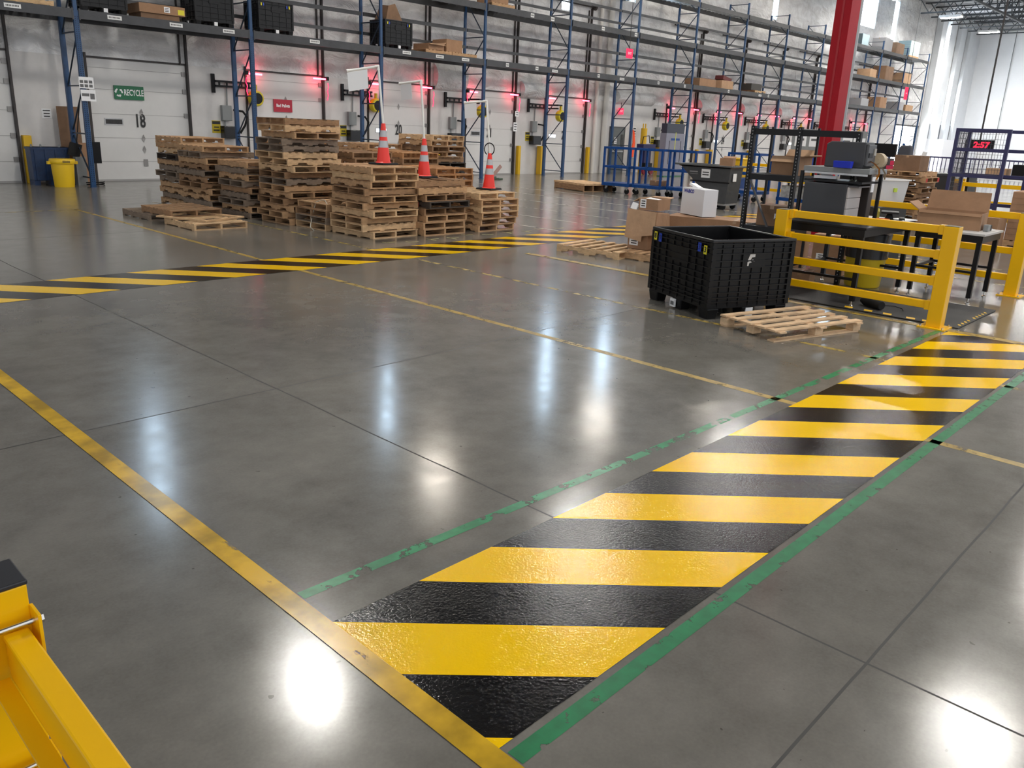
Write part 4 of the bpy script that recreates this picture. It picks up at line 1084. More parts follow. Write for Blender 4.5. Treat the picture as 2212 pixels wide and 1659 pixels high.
for z in (1.10, 0.825, 0.53, 0.25):
    MB().box(9.785, 9.855, 2.74, 4.54, z-0.043, z+0.043).build('rail', yellow, GR, bevel=0.006)
    for yy in (2.74, 4.49): MB().box(9.765, 9.875, yy-0.002, yy+0.05, z-0.052, z+0.052).build('rail_bracket', yellow, GR)
GR2 = empty('guard_rail', (0,0,0), 'yellow guard rail behind the packing tables at right', 'guard rail')
guard_post(GR2, 12.98, 2.62); guard_post(GR2, 12.98, 4.95)
for z in (1.10, 0.62, 0.25):
    MB().box(12.945, 13.015, 2.70, 4.87, z-0.045, z+0.045).build('rail', yellow, GR2, bevel=0.006)
# foreground rail bottom left
GR3 = empty('guard_rail', (0,0,0), 'yellow guard rail with black post cap in bottom left foreground', 'guard rail')
p = MB().box(0.245, 0.347, 1.55, 1.652, 0, 1.143).build('post', yellow, GR3, bevel=0.003)
MB().box(0.243, 0.349, 1.548, 1.654, 1.143, 1.153).build('post_cap', mat('dark_cap', (0.018,0.018,0.022), 0.45), p, bevel=0.003)
for z in (1.065, 0.755):
    MB().box(0.293, 0.336, -0.6, 1.535, z-0.012, z).build('rail', yellow, GR3, bevel=0.004)
    MB().box(0.296, 0.333, -0.6, 1.53, z-0.09, z-0.012).build('rail_web', yellow, GR3)
    MB().box(0.262, 0.293, -0.6, 1.53, z-0.096, z-0.088).build('rail_flange', yellow, GR3)
    MB().box(0.346, 0.352, 1.50, 1.552, z-0.08, z+0.035).build('rail_bracket', yellow, GR3, bevel=0.001)
    MB().box(0.240, 0.246, 1.50, 1.552, z-0.08, z+0.035).build('rail_bracket', yellow, GR3, bevel=0.001)
    MB().tube([(0.20, 1.525, z+0.014), (0.36, 1.525, z+0.014)], 0.0055, 10).build('bolt', chrome, GR3, smooth=True)
    MB().lathe([(0.010,0),(0.010,0.008)], (0.352, 1.525, z+0.014), 6, axis='x').build('bolt_nut', chrome, GR3)

# ------------------------------------------------------------------ black boltless shelving
SH = empty('shelving_unit', (0,0,0), 'black boltless steel shelving unit behind the long brown carton', 'shelving')
AY, BY, DY = 5.97, 5.25, 4.42
SX, SB = 11.3, 11.9
for (x, y) in ((SX, AY), (SX, BY), (SX, DY), (SB, AY), (SB, BY)):
    hw = 0.03 if x == SX else 0.016
    p = MB(); p.box(x-hw, x+hw, y-hw, y+hw, 0, 2.16 if y != DY else 2.12)
    if x < 11.5:
        for k in range(46):
            p.add([(x-0.0305, y-0.008, 0.1+k*0.045),(x-0.0305, y+0.006, 0.1+k*0.045),(x-0.0305, y+0.006, 0.115+k*0.045),(x-0.0305, y-0.008, 0.115+k*0.045)], [(0,1,2,3)], 1)
    p.build('post', [blackm, chrome if False else mat('hole_grey',(0.25,0.25,0.25),0.5)], SH)
for z in (2.085, 1.445, 0.69):
    f = MB()
    f.box(SX-0.022, SX+0.022, DY if z > 2 else BY, AY, z-0.045, z+0.04); f.box(SB-0.022, SB+0.022, BY, AY, z-0.045, z+0.04)
    for y in (AY, BY): f.box(SX, SB, y-0.022, y+0.022, z-0.045, z+0.04)
    f.build('shelf_beam', blackm, SH)
    if z < 2:
        w_ = MB()
        for k in range(18): yy = BY+0.04+k*(AY-BY-0.08)/17; w_.box(SX+0.02, SB-0.02, yy-0.003, yy+0.003, z+0.030, z+0.036)
        for k in range(7): xx = SX+0.05+k*0.08; w_.box(xx-0.003, xx+0.003, BY, AY, z+0.036, z+0.042)
        w_.build('wire_deck', mat('dark_wire',(0.10,0.10,0.10),0.35,metal=0.7), SH)
MB().bar((SX, BY+0.1, 0.33), (SX, AY-0.03, 1.40), 0.035, 0.02).build('diagonal_brace', mat('dark_grey_brace',(0.05,0.05,0.055),0.4), SH)
carton('open_carton', (11.62, 5.47, 1.489), (0.42, 0.42, 0.26), 0.0, 'open brown carton on the middle deck of the black shelving', m=card, openflaps=[('x-', -0.9, 0.10), ('y-', 0.2, 0.14), ('x+', 0.9, 0.12)], flapm=card2)

# ------------------------------------------------------------------ packing tables and what stands on them
def table(label, x0, x1, y0, y1, z, low=None, topm=None, xs=None):
    t = empty('packing_table', ((x0+x1)/2, (y0+y1)/2, 0), label, 'table'); cx, cy = (x0+x1)/2, (y0+y1)/2
    a, b, c, d = x0-cx, x1-cx, y0-cy, y1-cy
    MB().box(a, b, c, d, z-0.03, z).build('table_top', topm or grey_l, t, bevel=0.004)
    MB().box(a+0.02, b-0.02, c+0.02, c+0.05, z-0.12, z-0.03).box(a+0.02, b-0.02, d-0.05, d-0.02, z-0.12, z-0.03).box(a+0.02, a+0.05, c+0.05, d-0.05, z-0.12, z-0.03).box(b-0.05, b-0.02, c+0.05, d-0.05, z-0.12, z-0.03).build('apron', blackm, t)
    for lx in (a+0.06, b-0.06):
        for ly in (c+0.06, d-0.06):
            lg = MB().box(lx-0.028, lx+0.028, ly-0.028, ly+0.028, 0.07, z-0.03).build('leg', blackm, t)
            MB().lathe([(0.03,0.0),(0.03,0.01),(0.012,0.02),(0.01,0.07)], (lx, ly, 0), 10).build('leveling_foot', chrome, lg)
    if low:
        s = MB(); s.box(a+0.06, a+0.1, c+0.06, d-0.06, low-0.03, low); s.box(b-0.1, b-0.06, c+0.06, d-0.06, low-0.03, low); s.box(a+0.08, b-0.08, d-0.1, d-0.06, low-0.03, low)
        s.build('stretcher', blackm, t)
    return t
table('small grey-topped packing table with black legs behind guard rail post', 11.72, 12.62, 2.79, 3.66, 0.92, 0.42)
LT = table('long black packing table with grey worktop panel behind guard rail', 10.12, 11.86, 3.70, 4.90, 0.991, 0.35, topm=blackm)
MB().box(0.10, 0.87, -0.60, 0.10, 0.991, 0.996).build('worktop_panel', grey_l, LT)
# floor mats
def mat_rug(label, x0, x1, y0, y1, dashes):
    t = empty('floor_mat', (x0, y0, 0), label, 'mat')
    MB().box(0, x1-x0, 0, y1-y0, 0.0035, 0.014).build('mat_body', mat('mat_black', (0.022,0.021,0.021), 0.6, bump=0.3, bscale=90), t, bevel=0.004)
    k = MB()
    for (a, b, c, d) in dashes: k.add([(a,c,0.0148),(b,c+0.03,0.0148),(b,d+0.03,0.0148),(a,d,0.0148)], [(0,1,2,3)])
    if dashes: k.build('hazard_dash', yellow_b, t)
mat_rug('black floor mat with yellow dashes under the packing tables', 9.97, 11.55, 2.45, 5.6, [(0.03,0.13,0.30,0.40),(0.03,0.13,0.75,0.85),(0.03,0.13,0.98,1.08),(0.03,0.13,1.22,1.32),(0.03,0.13,0.48,0.58)] + [(0.15+k*0.12+ (0.1 if k>3 else 0),0.22+k*0.12+(0.1 if k>3 else 0),0.01,0.04) for k in range(9)])
# big open carton on the small table
bc = carton('open_carton', (12.26, 3.36, 0.922), (0.50, 0.78, 0.22), 0.10, 'large open brown carton with raised flaps on the small packing table', m=card, openflaps=[('x+', 1.35, 0.26), ('y+', 0.6, 0.16), ('x-', -1.2, 0.04)], flapm=card)
t = empty('tape_dispenser', (12.20, 2.90, 0.922), 'small grey and black box on the small packing table corner', 'box')
MB().box(-0.06,0.06,-0.03,0.03,0,0.085).build('grey_case', greybox, t, bevel=0.006); MB().box(0.061,0.13,-0.03,0.03,0,0.075).build('black_case', blackm, t, bevel=0.006)
tag(MB().box(-0.09,0.09,-0.06,0.06,0,0.012).box(-0.08,0.0,-0.05,0.05,0.012,0.03).build('paper_pad', paper, loc=(12.42, 2.96, 0.922)), 'white paper pad beside the tape dispenser on the small table', 'paper pad')
# industrial label printer (dark side, light drawer front) on the long table
PR = empty('label_printer', (0,0,0), 'large dark printer with light grey drawer front on the long packing table', 'printer')
MB().box(10.65, 11.10, 4.22, 4.80, 0.997, 1.46).build('printer_body', mat('printer_grey', (0.035,0.037,0.042), 0.5), PR, bevel=0.012)
for k in range(3):
    MB().box(10.66, 11.08, 4.198, 4.222, 1.01+k*0.14, 1.145+k*0.14).build('drawer_front', mat('drawer_light', (0.45,0.42,0.40), 0.5), PR, bevel=0.004)
MB().box(10.68, 11.06, 4.08, 4.23, 1.425, 1.445).build('output_tray', mat('printer_grey2', (0.12,0.11,0.11), 0.45), PR, bevel=0.006)
PR.location = (0, 0, 0)
# grey riser shelf with the second printer
RS = empty('riser_shelf', (0,0,0), 'grey riser shelf carrying the black desktop printer', 'shelf')
MB().box(10.65, 11.25, 3.97, 4.84, 1.60, 1.665).build('shelf_board', mat('riser_grey', (0.20,0.21,0.21), 0.4), RS, bevel=0.006)
MB().box(10.648, 10.66, 3.99, 4.82, 1.575, 1.60).build('front_lip', galv, RS)
for (x, y, zb_) in ((10.68,4.86,0.997),(11.21,4.86,0.997),(11.21,4.02,0.997)): MB().box(x-0.02, x+0.02, y-0.02, y+0.02, zb_, 1.60).build('leg', blackm, RS)
MB().box(10.67, 11.22, 4.05, 4.82, 1.475, 1.50).build('lower_shelf', blackm, RS)
tag(MB().cb((0,0,0.02),(0.35,0.28,0.04),rot=(0,0.05,0.3)).cb((0.1,0.05,0.045),(0.2,0.15,0.03),rot=(0.1,0,0.5)).build('plastic_bag', mat('clear_film',(0.6,0.6,0.62),0.2,spec=0.7), loc=(10.9,4.62,1.503)), 'crumpled clear plastic bag under the riser shelf', 'bag')
P2 = empty('desktop_printer', (10.72, 4.36, 1.667), 'dark desktop label printer standing on the grey riser shelf', 'printer')
pg = mat('printer_charcoal', (0.035,0.036,0.040), 0.5)
MB().prism([(0.22,0.0),(0.22,0.30),(0.17,0.335),(-0.24,0.335),(-0.25,0.05),(-0.23,0.0)], 0.0, 0.30, 'x').build('printer_case', pg, P2, bevel=0.012)
MB().box(0.02, 0.28, -0.275, -0.24, 0.03, 0.31).build('front_panel', mat('printer_front', (0.055,0.056,0.06), 0.4), P2, bevel=0.01)
MB().box(0.20, 0.26, -0.285, -0.275, 0.17, 0.26).build('key_pad', mat('pad_grey', (0.38,0.36,0.32), 0.5), P2)
MB().box(0.04, 0.16, -0.285, -0.275, 0.14, 0.20).build('label_slot', blackm, P2)
P2.scale = (1.0, 1.10, 0.97)
bb = MB(); bb.frust((0,0), 0.22, 0.07, 0.23, 0.09, 0, 0.085); 
tag(bb.build('blue_bin', mat('bin_blue', (0.01,0.03,0.50), 0.4), loc=(10.60+0.0, 4.30, 1.667), rot=(0,0,PI/2), bevel=0.004), 'small bright blue parts bin before the printer on riser shelf', 'bin')
# hanging orange label strip
def ribbon(pts, w, m, name, lb, cat, axis=(0,1,0)):
    mb = MB(); ax = Vector(axis)*w/2; P = []
    for p in pts: P += [Vector(p)-ax, Vector(p)+ax]
    n = len(pts)
    F = [(2*i, 2*i+1, 2*i+3, 2*i+2) for i in range(n-1)]
    mb.add(P, F); mb.add([p+Vector((0.003,0,0.003)) for p in P], F)
    return tag(mb.build(name, m, smooth=True), lb, cat)
ribbon([(10.85,4.06,1.76),(10.86,4.00,1.73),(10.87,3.94,1.67),(10.87,3.93,1.60),(10.86,3.95,1.54)], 0.045, mat('orange_label', (0.80,0.28,0.01), 0.4), 'orange_label_strip', 'orange label strip hanging over the riser shelf end', 'label strip', (0.7,0.7,0))
ribbon([(11.0,4.03,1.70),(11.0,3.95,1.68),(11.0,3.90,1.61),(11.0,3.90,1.54)], 0.045, mat('cream_label', (0.62,0.57,0.45), 0.5), 'cream_label_strip', 'cream label strip hanging beside the orange one', 'label strip', (0.7,0.7,0))
dsk = MB().lathe([(0.10,-0.05),(0.10,0.05),(0.04,0.055),(0.04,-0.055)], (0,0,0.10), 22, axis='x')
tag(dsk.build('label_roll', mat('roll_tan', (0.45,0.36,0.24), 0.6), loc=(11.15, 4.07, 1.667), smooth=True), 'tan label roll standing beside the desktop printer', 'label roll')
# dark cabinet side behind the printers
cbx = empty('dark_cabinet', (0,0,0), 'tall dark brown cabinet panel under the riser shelf right end', 'cabinet')
MB().box(11.28, 11.42, 4.17, 4.36, 0.993, 1.62).build('cabinet_body', mat('dark_brown_panel', (0.045,0.035,0.032), 0.5), cbx, bevel=0.008)
MB().box(11.30, 11.40, 4.16, 4.17, 1.35, 1.55).build('paper_sheet', paper, cbx)
# translucent tub
tb = empty('plastic_tub', (13.55, 4.80, 0), 'translucent white plastic tub on a black stand behind the tables', 'tub', -0.5)
frost = mat('frosted_plastic', (0.72,0.72,0.72), 0.25, trans=0.35)
w = MB(); w.frust((0,0), 0.52, 0.36, 0.60, 0.42, 1.02, 1.44, open_top=True); w.frust((0,0), 0.50, 0.34, 0.58, 0.40, 1.03, 1.441, open_top=True); w.build('tub_wall', frost, tb)
rm = MB()
for (a,b,c,d) in ((-0.32,0.32,-0.23,-0.205),(-0.32,0.32,0.205,0.23),(-0.32,-0.295,-0.205,0.205),(0.295,0.32,-0.205,0.205)): rm.box(a,b,c,d,1.435,1.455)
rm.build('rim', whitep, tb)
MB().box(-0.24,0.2,-0.15,0.15,1.03,1.13).build('white_contents', paper, tb); MB().cb((0.08,-0.10,1.17),(0.16,0.04,0.07),rot=(0,0.5,0)).build('red_item', mat('coral_red',(0.65,0.12,0.10),0.5), tb)
MB().box(0.02,0.08,-0.225,-0.205,1.26,1.32).build('green_sticker', mat('lime_sticker',(0.45,0.60,0.05),0.5), tb)
MB().box(-0.3,0.3,-0.25,0.25,0,1.018).build('stand', mat('stand_dark',(0.03,0.03,0.03),0.6), tb)
# monitor arm/scanner, tray and papers on the long table
sc_ = empty('scanner_scale', (11.50, 3.93, 0.997), 'black flat scale with low display on the long packing table', 'scale', 0.35)
MB().box(-0.14,0.14,-0.11,0.11,0.09,0.115).build('weighing_plate', blackm, sc_, bevel=0.006); MB().frust((0,0),0.12,0.12,0.06,0.06,0.0,0.09).build('scale_foot', blackm, sc_); MB().cb((0.10,-0.16,0.02),(0.26,0.07,0.03)).build('display_unit', blackm, sc_, bevel=0.006)
tag(MB().box(-0.15,0.15,-0.12,0.12,0,0.012).build('clipboard', paper, loc=(11.70,3.82,0.998), rot=(0,0,-0.3)), 'white clipboard sheet on the right end of long table', 'clipboard')
tag(MB().box(-0.16,0.16,-0.10,0.10,0,0.004).box(-0.16,-0.15,-0.10,0.10,0.004,0.03).box(0.15,0.16,-0.10,0.10,0.004,0.03).box(-0.15,0.15,-0.10,-0.09,0.004,0.03).build('orange_tray', mat('orange_plastic',(0.75,0.18,0.01),0.4), loc=(11.15,3.90,0.998), rot=(0,0,0.4)), 'flat orange tray on the long packing table before printer', 'tray')
tag(MB().tube([(0,0,0.02),(0,0,0.10),(0.06,0.02,0.13)], [0.03,0.025,0.02], 8).build('tape_gun', mat('tool_yellow',(0.35,0.30,0.02),0.5), loc=(11.36,4.04,0.998), smooth=True), 'yellow and grey hand tape gun beside the black scale', 'tape gun')
# under the tables
ybin = empty('yellow_bin', (11.15, 4.36, 0.015), 'big yellow trash bin with black liner under the riser shelf', 'trash bin')
bm_ = MB(); bm_.lathe([(0.20,0.0),(0.21,0.02),(0.25,0.55),(0.25,0.60),(0.235,0.60),(0.20,0.05)], (0,0,0), 22); bm_.build('bin_body', mat('bin_yellow',(0.60,0.42,0.01),0.45), ybin, smooth=True)
MB().lathe([(0.255,0.36),(0.262,0.60),(0.27,0.66),(0.23,0.64),(0.22,0.45)], (0,0,0), 18).build('bin_liner', mat('black_liner',(0.02,0.02,0.022),0.25), ybin, smooth=True)
ybin.location = (11.86, 4.28, 0.003); ybin.scale = (1.15, 1.15, 1.15)
carton('cardboard_box', (11.62, 5.60, 0.734), (0.40, 0.45, 0.30), 0.05, 'brown box on the lower deck of the black shelving', m=card3, lblface=[('x-', -0.1, 0.15, 0.10, 0.08)])
carton('cardboard_box', (10.95, 4.78, 0.016), (0.35, 0.28, 0.22), 0.2, 'small brown box on the mat below the black shelving', m=card)
carton('cardboard_box', (12.55, 5.05, 0.003), (0.40, 0.50, 0.60), 0.1, 'brown box with white labels on floor behind the tables', m=card, lblface=[('x-', 0.1, 0.25, 0.16, 0.12)])
rb_ = MB().lathe([(0.05,-0.18),(0.055,-0.17),(0.055,0.10),(0.04,0.14),(0.03,0.17)], (0,0,0.072), 14, axis='y')
tag(rb_.build('black_roll', rubber, loc=(10.28,3.55,0.0), rot=(0,0,-0.5), smooth=True), 'black cylindrical roll lying on the mat behind guard rail', 'roll')
tag(MB().tube([(0,0,0.018),(0.12,0.05,0.018),(0.2,0.18,0.02),(0.1,0.3,0.02),(0.02,0.42,0.02)], 0.004, 5).build('power_cable', blackm, loc=(10.4,3.2,0), smooth=True), 'thin black cable lying on the mat', 'cable')
# red tote behind
tag(MB().frust((0,0),0.35,0.5,0.4,0.55,0,0.35).build('red_tote', mat('tote_red',(0.40,0.02,0.02),0.45), loc=(13.2,6.4,0)), 'red plastic tote on floor behind the black shelving', 'tote')

# ------------------------------------------------------------------ red column with conduits
rc_ = empty('red_column', (17.2, 7.36, 0), 'tall red steel building column behind the shelving', 'column')
MB().box(-0.215, 0.215, -0.16, 0.16, 0, CEIL).build('column_body', red_col, rc_)
MB().box(-0.222,-0.215,-0.02,0.02,0,CEIL).build('column_rib', mat('red_rib',(0.30,0.006,0.012),0.5), rc_)
MB().box(0.216,0.30,-0.16,-0.09,0,CEIL).build('conduit', greybox, rc_)
MB().tube([(0.34,-0.15,0),(0.34,-0.15,CEIL)], 0.012, 6).build('thin_conduit', galv, rc_)

# ------------------------------------------------------------------ far right: pallets, cage, clock
stack(21.3, 7.05, 11, 'the far stack beside the blue cage', 31, rots=[1,0,1,0], tones=(2,1,2), jit=0.03)
carton('cardboard_box', (21.2, 6.95, 11*0.1242+0.002), (0.5, 0.62, 0.36), -0.1, 'film wrapped brown carton on top of the far pallet stack', m=card3)
fs = carton('carton_stack', (13.6, 1.75, 0.14), (1.0, 1.2, 1.0), 0.06, 'tall stack of flat brown cartons at the right frame edge', m=card, cat='carton stack')
fs.location = (20.2, 3.75, 0.127)
k = MB()
for j in range(7): k.box(-0.502, -0.5, -0.6, 0.6, 0.12+j*0.125, 0.126+j*0.125); k.box(-0.5, 0.5, -0.602, -0.6, 0.12+j*0.125, 0.126+j*0.125)
k.build('layer_gap', card3, fs)
pallet(0, 1, (20.2, 3.75, 0), 0.06, 'tan pallet under the brown carton stack at right edge')
carton('carton_stack', (19.2, 4.75, 0), (0.9, 0.9, 0.62), 0.06, 'lower brown carton stack left of the tall one', m=card, cat='carton stack')
CG = empty('wire_cage', (20.0, 5.17, 0), 'dark blue steel cage with wire mesh near the clock', 'cage')
wm_ = mat('cage_mesh_wire', (0.05,0.05,0.06), 0.5)
hh = 2.37
for (x, y) in ((0,0.53),(0,-0.48),(0.9,0.53),(0.9,-0.75)):
    MB().box(x-0.035, x+0.035, y-0.035, y+0.035, 0, hh).build('cage_post', navy, CG)
r_ = MB()
for z in (hh-0.03, 1.93, 1.38, 0.75):
    r_.box(-0.03,0.03,-0.48,0.53,z-0.04,z+0.03)
for z in (hh-0.03, 1.93, 1.38, 0.75):
    r_.box(0.87,0.93,-0.75,0.53,z-0.04,z+0.03); r_.box(0,0.9,0.50,0.56,z-0.04,z+0.03)
r_.build('cage_rail', navy, CG)
m_ = MB()
for k in range(18): y = -0.45+k*0.057; m_.box(-0.004,0.004,y-0.003,y+0.003,1.42,hh)
for k in range(9): z = 1.42+k*0.105; m_.box(-0.004,0.004,-0.48,0.53,z-0.003,z+0.003)
for k in range(14): x = 0.03+k*0.065; m_.box(x-0.003,x+0.003,0.526,0.534,0.75,hh)
for k in range(15): z = 0.8+k*0.105; m_.box(0,0.9,0.526,0.534,z-0.003,z+0.003)
m_.build('wire_mesh', wm_, CG)
CG2 = empty('wire_cage', (21.4, 4.05, 0), 'second dark blue cage post group at the right edge', 'cage')
for (x, y) in ((0,0.35),(0.5,-0.3)): MB().box(x-0.04, x+0.04, y-0.04, y+0.04, 0, 2.37).build('cage_post', navy, CG2)
MB().box(-0.03,0.03,-0.6,0.35,2.30,2.37).box(-0.03,0.03,-0.6,0.35,1.38,1.45).build('cage_rail', navy, CG2)
ck = empty('digital_clock', (24.0, 6.28, 2.05), 'red digital clock reading 2:57 seen through the cage', 'clock', rotz=-PI/2+0.2)
MB().box(-0.33,0.33,-0.0,0.06,-0.15,0.12).build('clock_case', blackm, ck)
text('clock_digits', '2:57', 0.20, emis('clock_red', (1.0,0.02,0.05), 0.9), ck, (0.05,-0.004,-0.015), sx=1.05, bold=0.008)
MB().box(-0.02,0.02,0.02,0.05,0.12,CEIL-2.10-0.06).build('hanging_rod', dark, ck)
# yellow guard rails and work benches behind the cage
def far_rail(x, y0, y1, lb, zs=(1.05, 0.62, 0.22), h=1.12):
    t = empty('guard_rail', (x, (y0+y1)/2, 0), lb, 'guard rail'); L2 = (y1-y0)/2
    for s in (-1, 1): MB().box(-0.07,0.07,s*L2-0.07,s*L2+0.07,0,h).build('post', yellow, t)
    for z in zs: MB().box(-0.03,0.03,-L2,L2,z-0.05,z+0.05).build('rail', yellow, t)
far_rail(23.6, 4.6, 6.4, 'yellow guard rail seen through the lower part of the blue cage')
far_rail(25.5, 6.9, 9.6, 'yellow guard rail behind the far pallet stack')
far_rail(24.8, 2.4, 4.3, 'yellow guard rail right of the cage, far back')
far_rail(27.5, 12.2, 14.6, 'yellow guard rail far behind the black shelving')
bn_ = empty('work_bench', (25.0, 5.6, 0), 'black work bench with cartons behind the blue cage', 'bench')
MB().box(-0.4,0.4,-1.0,1.0,1.20,1.26).build('bench_top', blackm, bn_)
for s in (-1,1): MB().box(-0.38,0.38,s*0.95-0.03,s*0.95+0.03,0,1.20).build('leg', blackm, bn_)
tag(MB().box(-0.25,0.25,-0.3,0.3,0,0.32).build('black_crate', black, loc=(24.9,5.25,1.262)), 'black crate on the bench behind the blue cage', 'crate')
carton('cardboard_box', (25.0, 5.95, 1.262), (0.5, 0.5, 0.2), 0, 'flat brown box on the bench left of the black crate', m=card2)
# clutter on benches between column and far stack
bl2 = empty('work_bench', (23.15, 7.95, 0), 'long black work bench with machines right of the red column', 'bench', -0.3)
MB().box(-0.45,0.45,-1.5,1.5,1.25,1.31).build('bench_top', blackm, bl2)
for s in (-1,1): MB().box(-0.4,0.4,s*1.4-0.04,s*1.4+0.04,0,1.25).build('leg', blackm, bl2)
MB().box(-0.3,0.3,-1.3,1.3,0.35,0.4).build('lower_shelf', blackm, bl2)
tag(MB().cb((0,0,0.19),(0.06,1.15,0.34)).cb((0,0,0.0),(0.2,0.3,0.04)).cb((0.03,0,0.02),(0.05,0.08,0.2)).build('wide_monitor', blackm, loc=(23.25,8.55,1.615), rot=(0,0,-0.3)), 'wide black monitor above the far work bench', 'monitor')
tag(MB().cb((0,0,0.145),(0.3,0.9,0.28)).build('monitor_stand_box', mat('brown_dark_box',(0.06,0.045,0.04),0.6), loc=(23.25,8.55,1.312), rot=(0,0,-0.3)), 'dark brown box beneath the wide black monitor', 'box')
tag(MB().lathe([(0.12,0),(0.16,0.10),(0.12,0.25),(0.05,0.3)],n=14).cb((0.1,0.1,0.1),(0.3,0.2,0.12)).build('bench_machine', mat('machine_grey',(0.16,0.13,0.12),0.4,metal=0.4), loc=(23.0,7.7,1.312), smooth=True), 'grey brown bench machine right of the wide monitor', 'machine')
tag(MB().cb((0,0,0.25),(0.04,0.10,0.5),rot=(0.2,0,0)).build('foam_board', whitep, loc=(22.85,7.25,1.312)), 'narrow upright white board on the far bench', 'board')
pc = empty('dark_coat', (24.7, 8.3, 0), 'dark grey jacket hung over a chair behind the far pallets', 'jacket')
MB().frust((0,0),0.5,0.45,0.22,0.30,1.1,1.95).build('jacket_body', mat('jacket_grey',(0.05,0.05,0.06),0.8), pc, bevel=0.05); MB().box(-0.2,0.2,-0.2,0.2,0,1.1).build('chair_base', blackm, pc)
tag(MB().box(-0.12,0.12,-0.12,0.12,0,0.10).cb((0,0,0.17),(0.1,0.12,0.12)).build('red_blue_box', mat('red_blue',(0.55,0.02,0.08),0.5), loc=(22.9,8.35,1.6)), 'small red object on the far bench shelf', 'object')
COL.objects[-1].location = (23.0,8.0,1.314)
blk = carton('carton_stack', (27.8, 7.6, 0), (0.9, 0.9, 1.0), 0.3, 'grey brown cartons far behind the pallet stack', m=card3, cat='carton stack')
# metal railing in front of the white partition
rl = empty('metal_railing', (60, 17.5, 0), 'dark metal railing in front of the white partition', 'railing')
q = MB(); q.box(-0.04,0.04,-6,5,1.15,1.25); q.box(-0.04,0.04,-6,5,0.1,0.18)
q.build('top_rail', navy, rl)
q = MB()
for k in range(44): q.box(-0.03,0.03,-6+k*0.25-0.02,-6+k*0.25+0.02,0.18,1.15)
q.build('balusters', navy, rl)
# ------------------------------------------------------------------ blue platform carts
def blue_cart(loc, rotz, label, w=1.25, l=0.78, h=1.50):
    t = empty('platform_cart', loc, label, 'cart', rotz)
    MB().box(-l/2, l/2, -w/2, w/2, 0.24, 0.34).build('platform', cartblue, t, bevel=0.005)
    for sx in (-1,1):
        for sy in (-1,1):
            MB().box(sx*(l/2-0.03)-0.03, sx*(l/2-0.03)+0.03, sy*(w/2-0.03)-0.03, sy*(w/2-0.03)+0.03, 0.34, h-0.06).build('post', cartblue, t)
            c = MB(); c.lathe([(0.085,-0.022),(0.085,0.022)], (sx*(l/2-0.12), sy*(w/2-0.12), 0.087), 16, axis='x'); co = c.build('caster', rubber, t, smooth=True)
            MB().box(sx*(l/2-0.12)-0.035, sx*(l/2-0.12)+0.035, sy*(w/2-0.12)-0.03, sy*(w/2-0.12)+0.03, 0.13, 0.24).build('caster_fork', galv, co)
    for z in (h-0.03, 0.86):
        r = MB()
        for sx in (-1,1): r.box(sx*(l/2-0.03)-0.025, sx*(l/2-0.03)+0.025, -w/2, w/2, z-0.035, z+0.03)
        for sy in (-1,1): r.box(-l/2, l/2, sy*(w/2-0.03)-0.025, sy*(w/2-0.03)+0.025, z-0.035, z+0.03)
        r.build('frame_rail', cartblue, t)
    return t
blue_cart((22.62, 16.6, 0), 0.10, 'blue tubular platform cart, leftmost beside the flat plywood stack', 1.05)
blue_cart((22.80, 15.45, 0), 0.02, 'blue tubular platform cart, middle one of the row', 1.10)
blue_cart((23.05, 14.28, 0), -0.10, 'blue tubular platform cart, right one behind the grey hopper', 1.08)
carton('cardboard_box', (22.9, 15.25, 0.342), (0.45, 0.45, 0.16), 0, 'dark brown box on the middle blue cart', m=card3)
blue_cart((24.6, 13.0, 0), -0.1, 'blue platform cart behind the grey hopper', 1.2)
# tilt hopper
tm = mat('hopper_grey', (0.045, 0.047, 0.050), 0.5, var=0.15, vscale=4)
tr_ = empty('tilt_truck', (20.92, 12.15, 0), 'dark grey wheeled tilt truck with white stickers behind the WABCO box', 'tilt truck', -PI/2)
tr_.scale = (0.92, 0.92, 0.98)
# local x: length along the image, pointing right; local y away
hp = MB()
out = [(-0.95,1.22),(0.80,1.22),(0.80,0.20),(0.05,0.20),(-0.25,0.62)]
hp.prism([(-1.0,1.20),(-0.22,0.60),(0.10,0.18),(0.72,0.18),(0.80,1.20)], -0.38, 0.38, 'y')
hp.build('hopper_body', tm, tr_, bevel=0.01)
rm = MB()
for (a,b,c,d) in ((-1.12,0.88,-0.46,-0.38),(-1.12,0.88,0.38,0.46),(-1.12,-1.0,-0.38,0.38),(0.80,0.88,-0.38,0.38)): rm.box(a,b,c,d,1.18,1.23)
rm.build('rim', mat('hopper_rim',(0.075,0.078,0.08),0.4), tr_, bevel=0.01)
MB().box(-1.0,0.80,-0.38,0.38,1.15,1.19).build('contents_top', card3, tr_)
MB().box(-0.55,0.80,-0.395,-0.38,0.74,0.78).build('body_band', blackm, tr_)
MB().box(-0.18,0.12,-0.392,-0.381,0.86,1.10).build('white_sticker', paper, tr_); MB().box(-0.14,0.08,-0.396,-0.392,0.93,0.96).box(-0.14,0.08,-0.396,-0.392,1.00,1.03).build('sticker_print', ink, tr_)
MB().box(0.802,0.812,-0.2,0.0,0.80,1.02).build('white_sticker', paper, tr_)
MB().box(-0.60,-0.32,-0.392,-0.381,1.00,1.03).box(-0.58,-0.30,-0.392,-0.381,0.95,0.96).build('faded_logo', mat('logo_grey',(0.25,0.25,0.25),0.6), tr_)
for (x, y) in ((0.15,-0.3),(0.62,-0.3),(0.62,0.3),(0.15,0.3)):
    MB().lathe([(0.09,-0.025),(0.09,0.025)], (x, y, 0.09), 14, axis='y').build('caster', rubber, tr_, smooth=True)
MB().box(0.1,0.7,-0.34,0.34,0.12,0.18).build('axle_frame', galv, tr_)
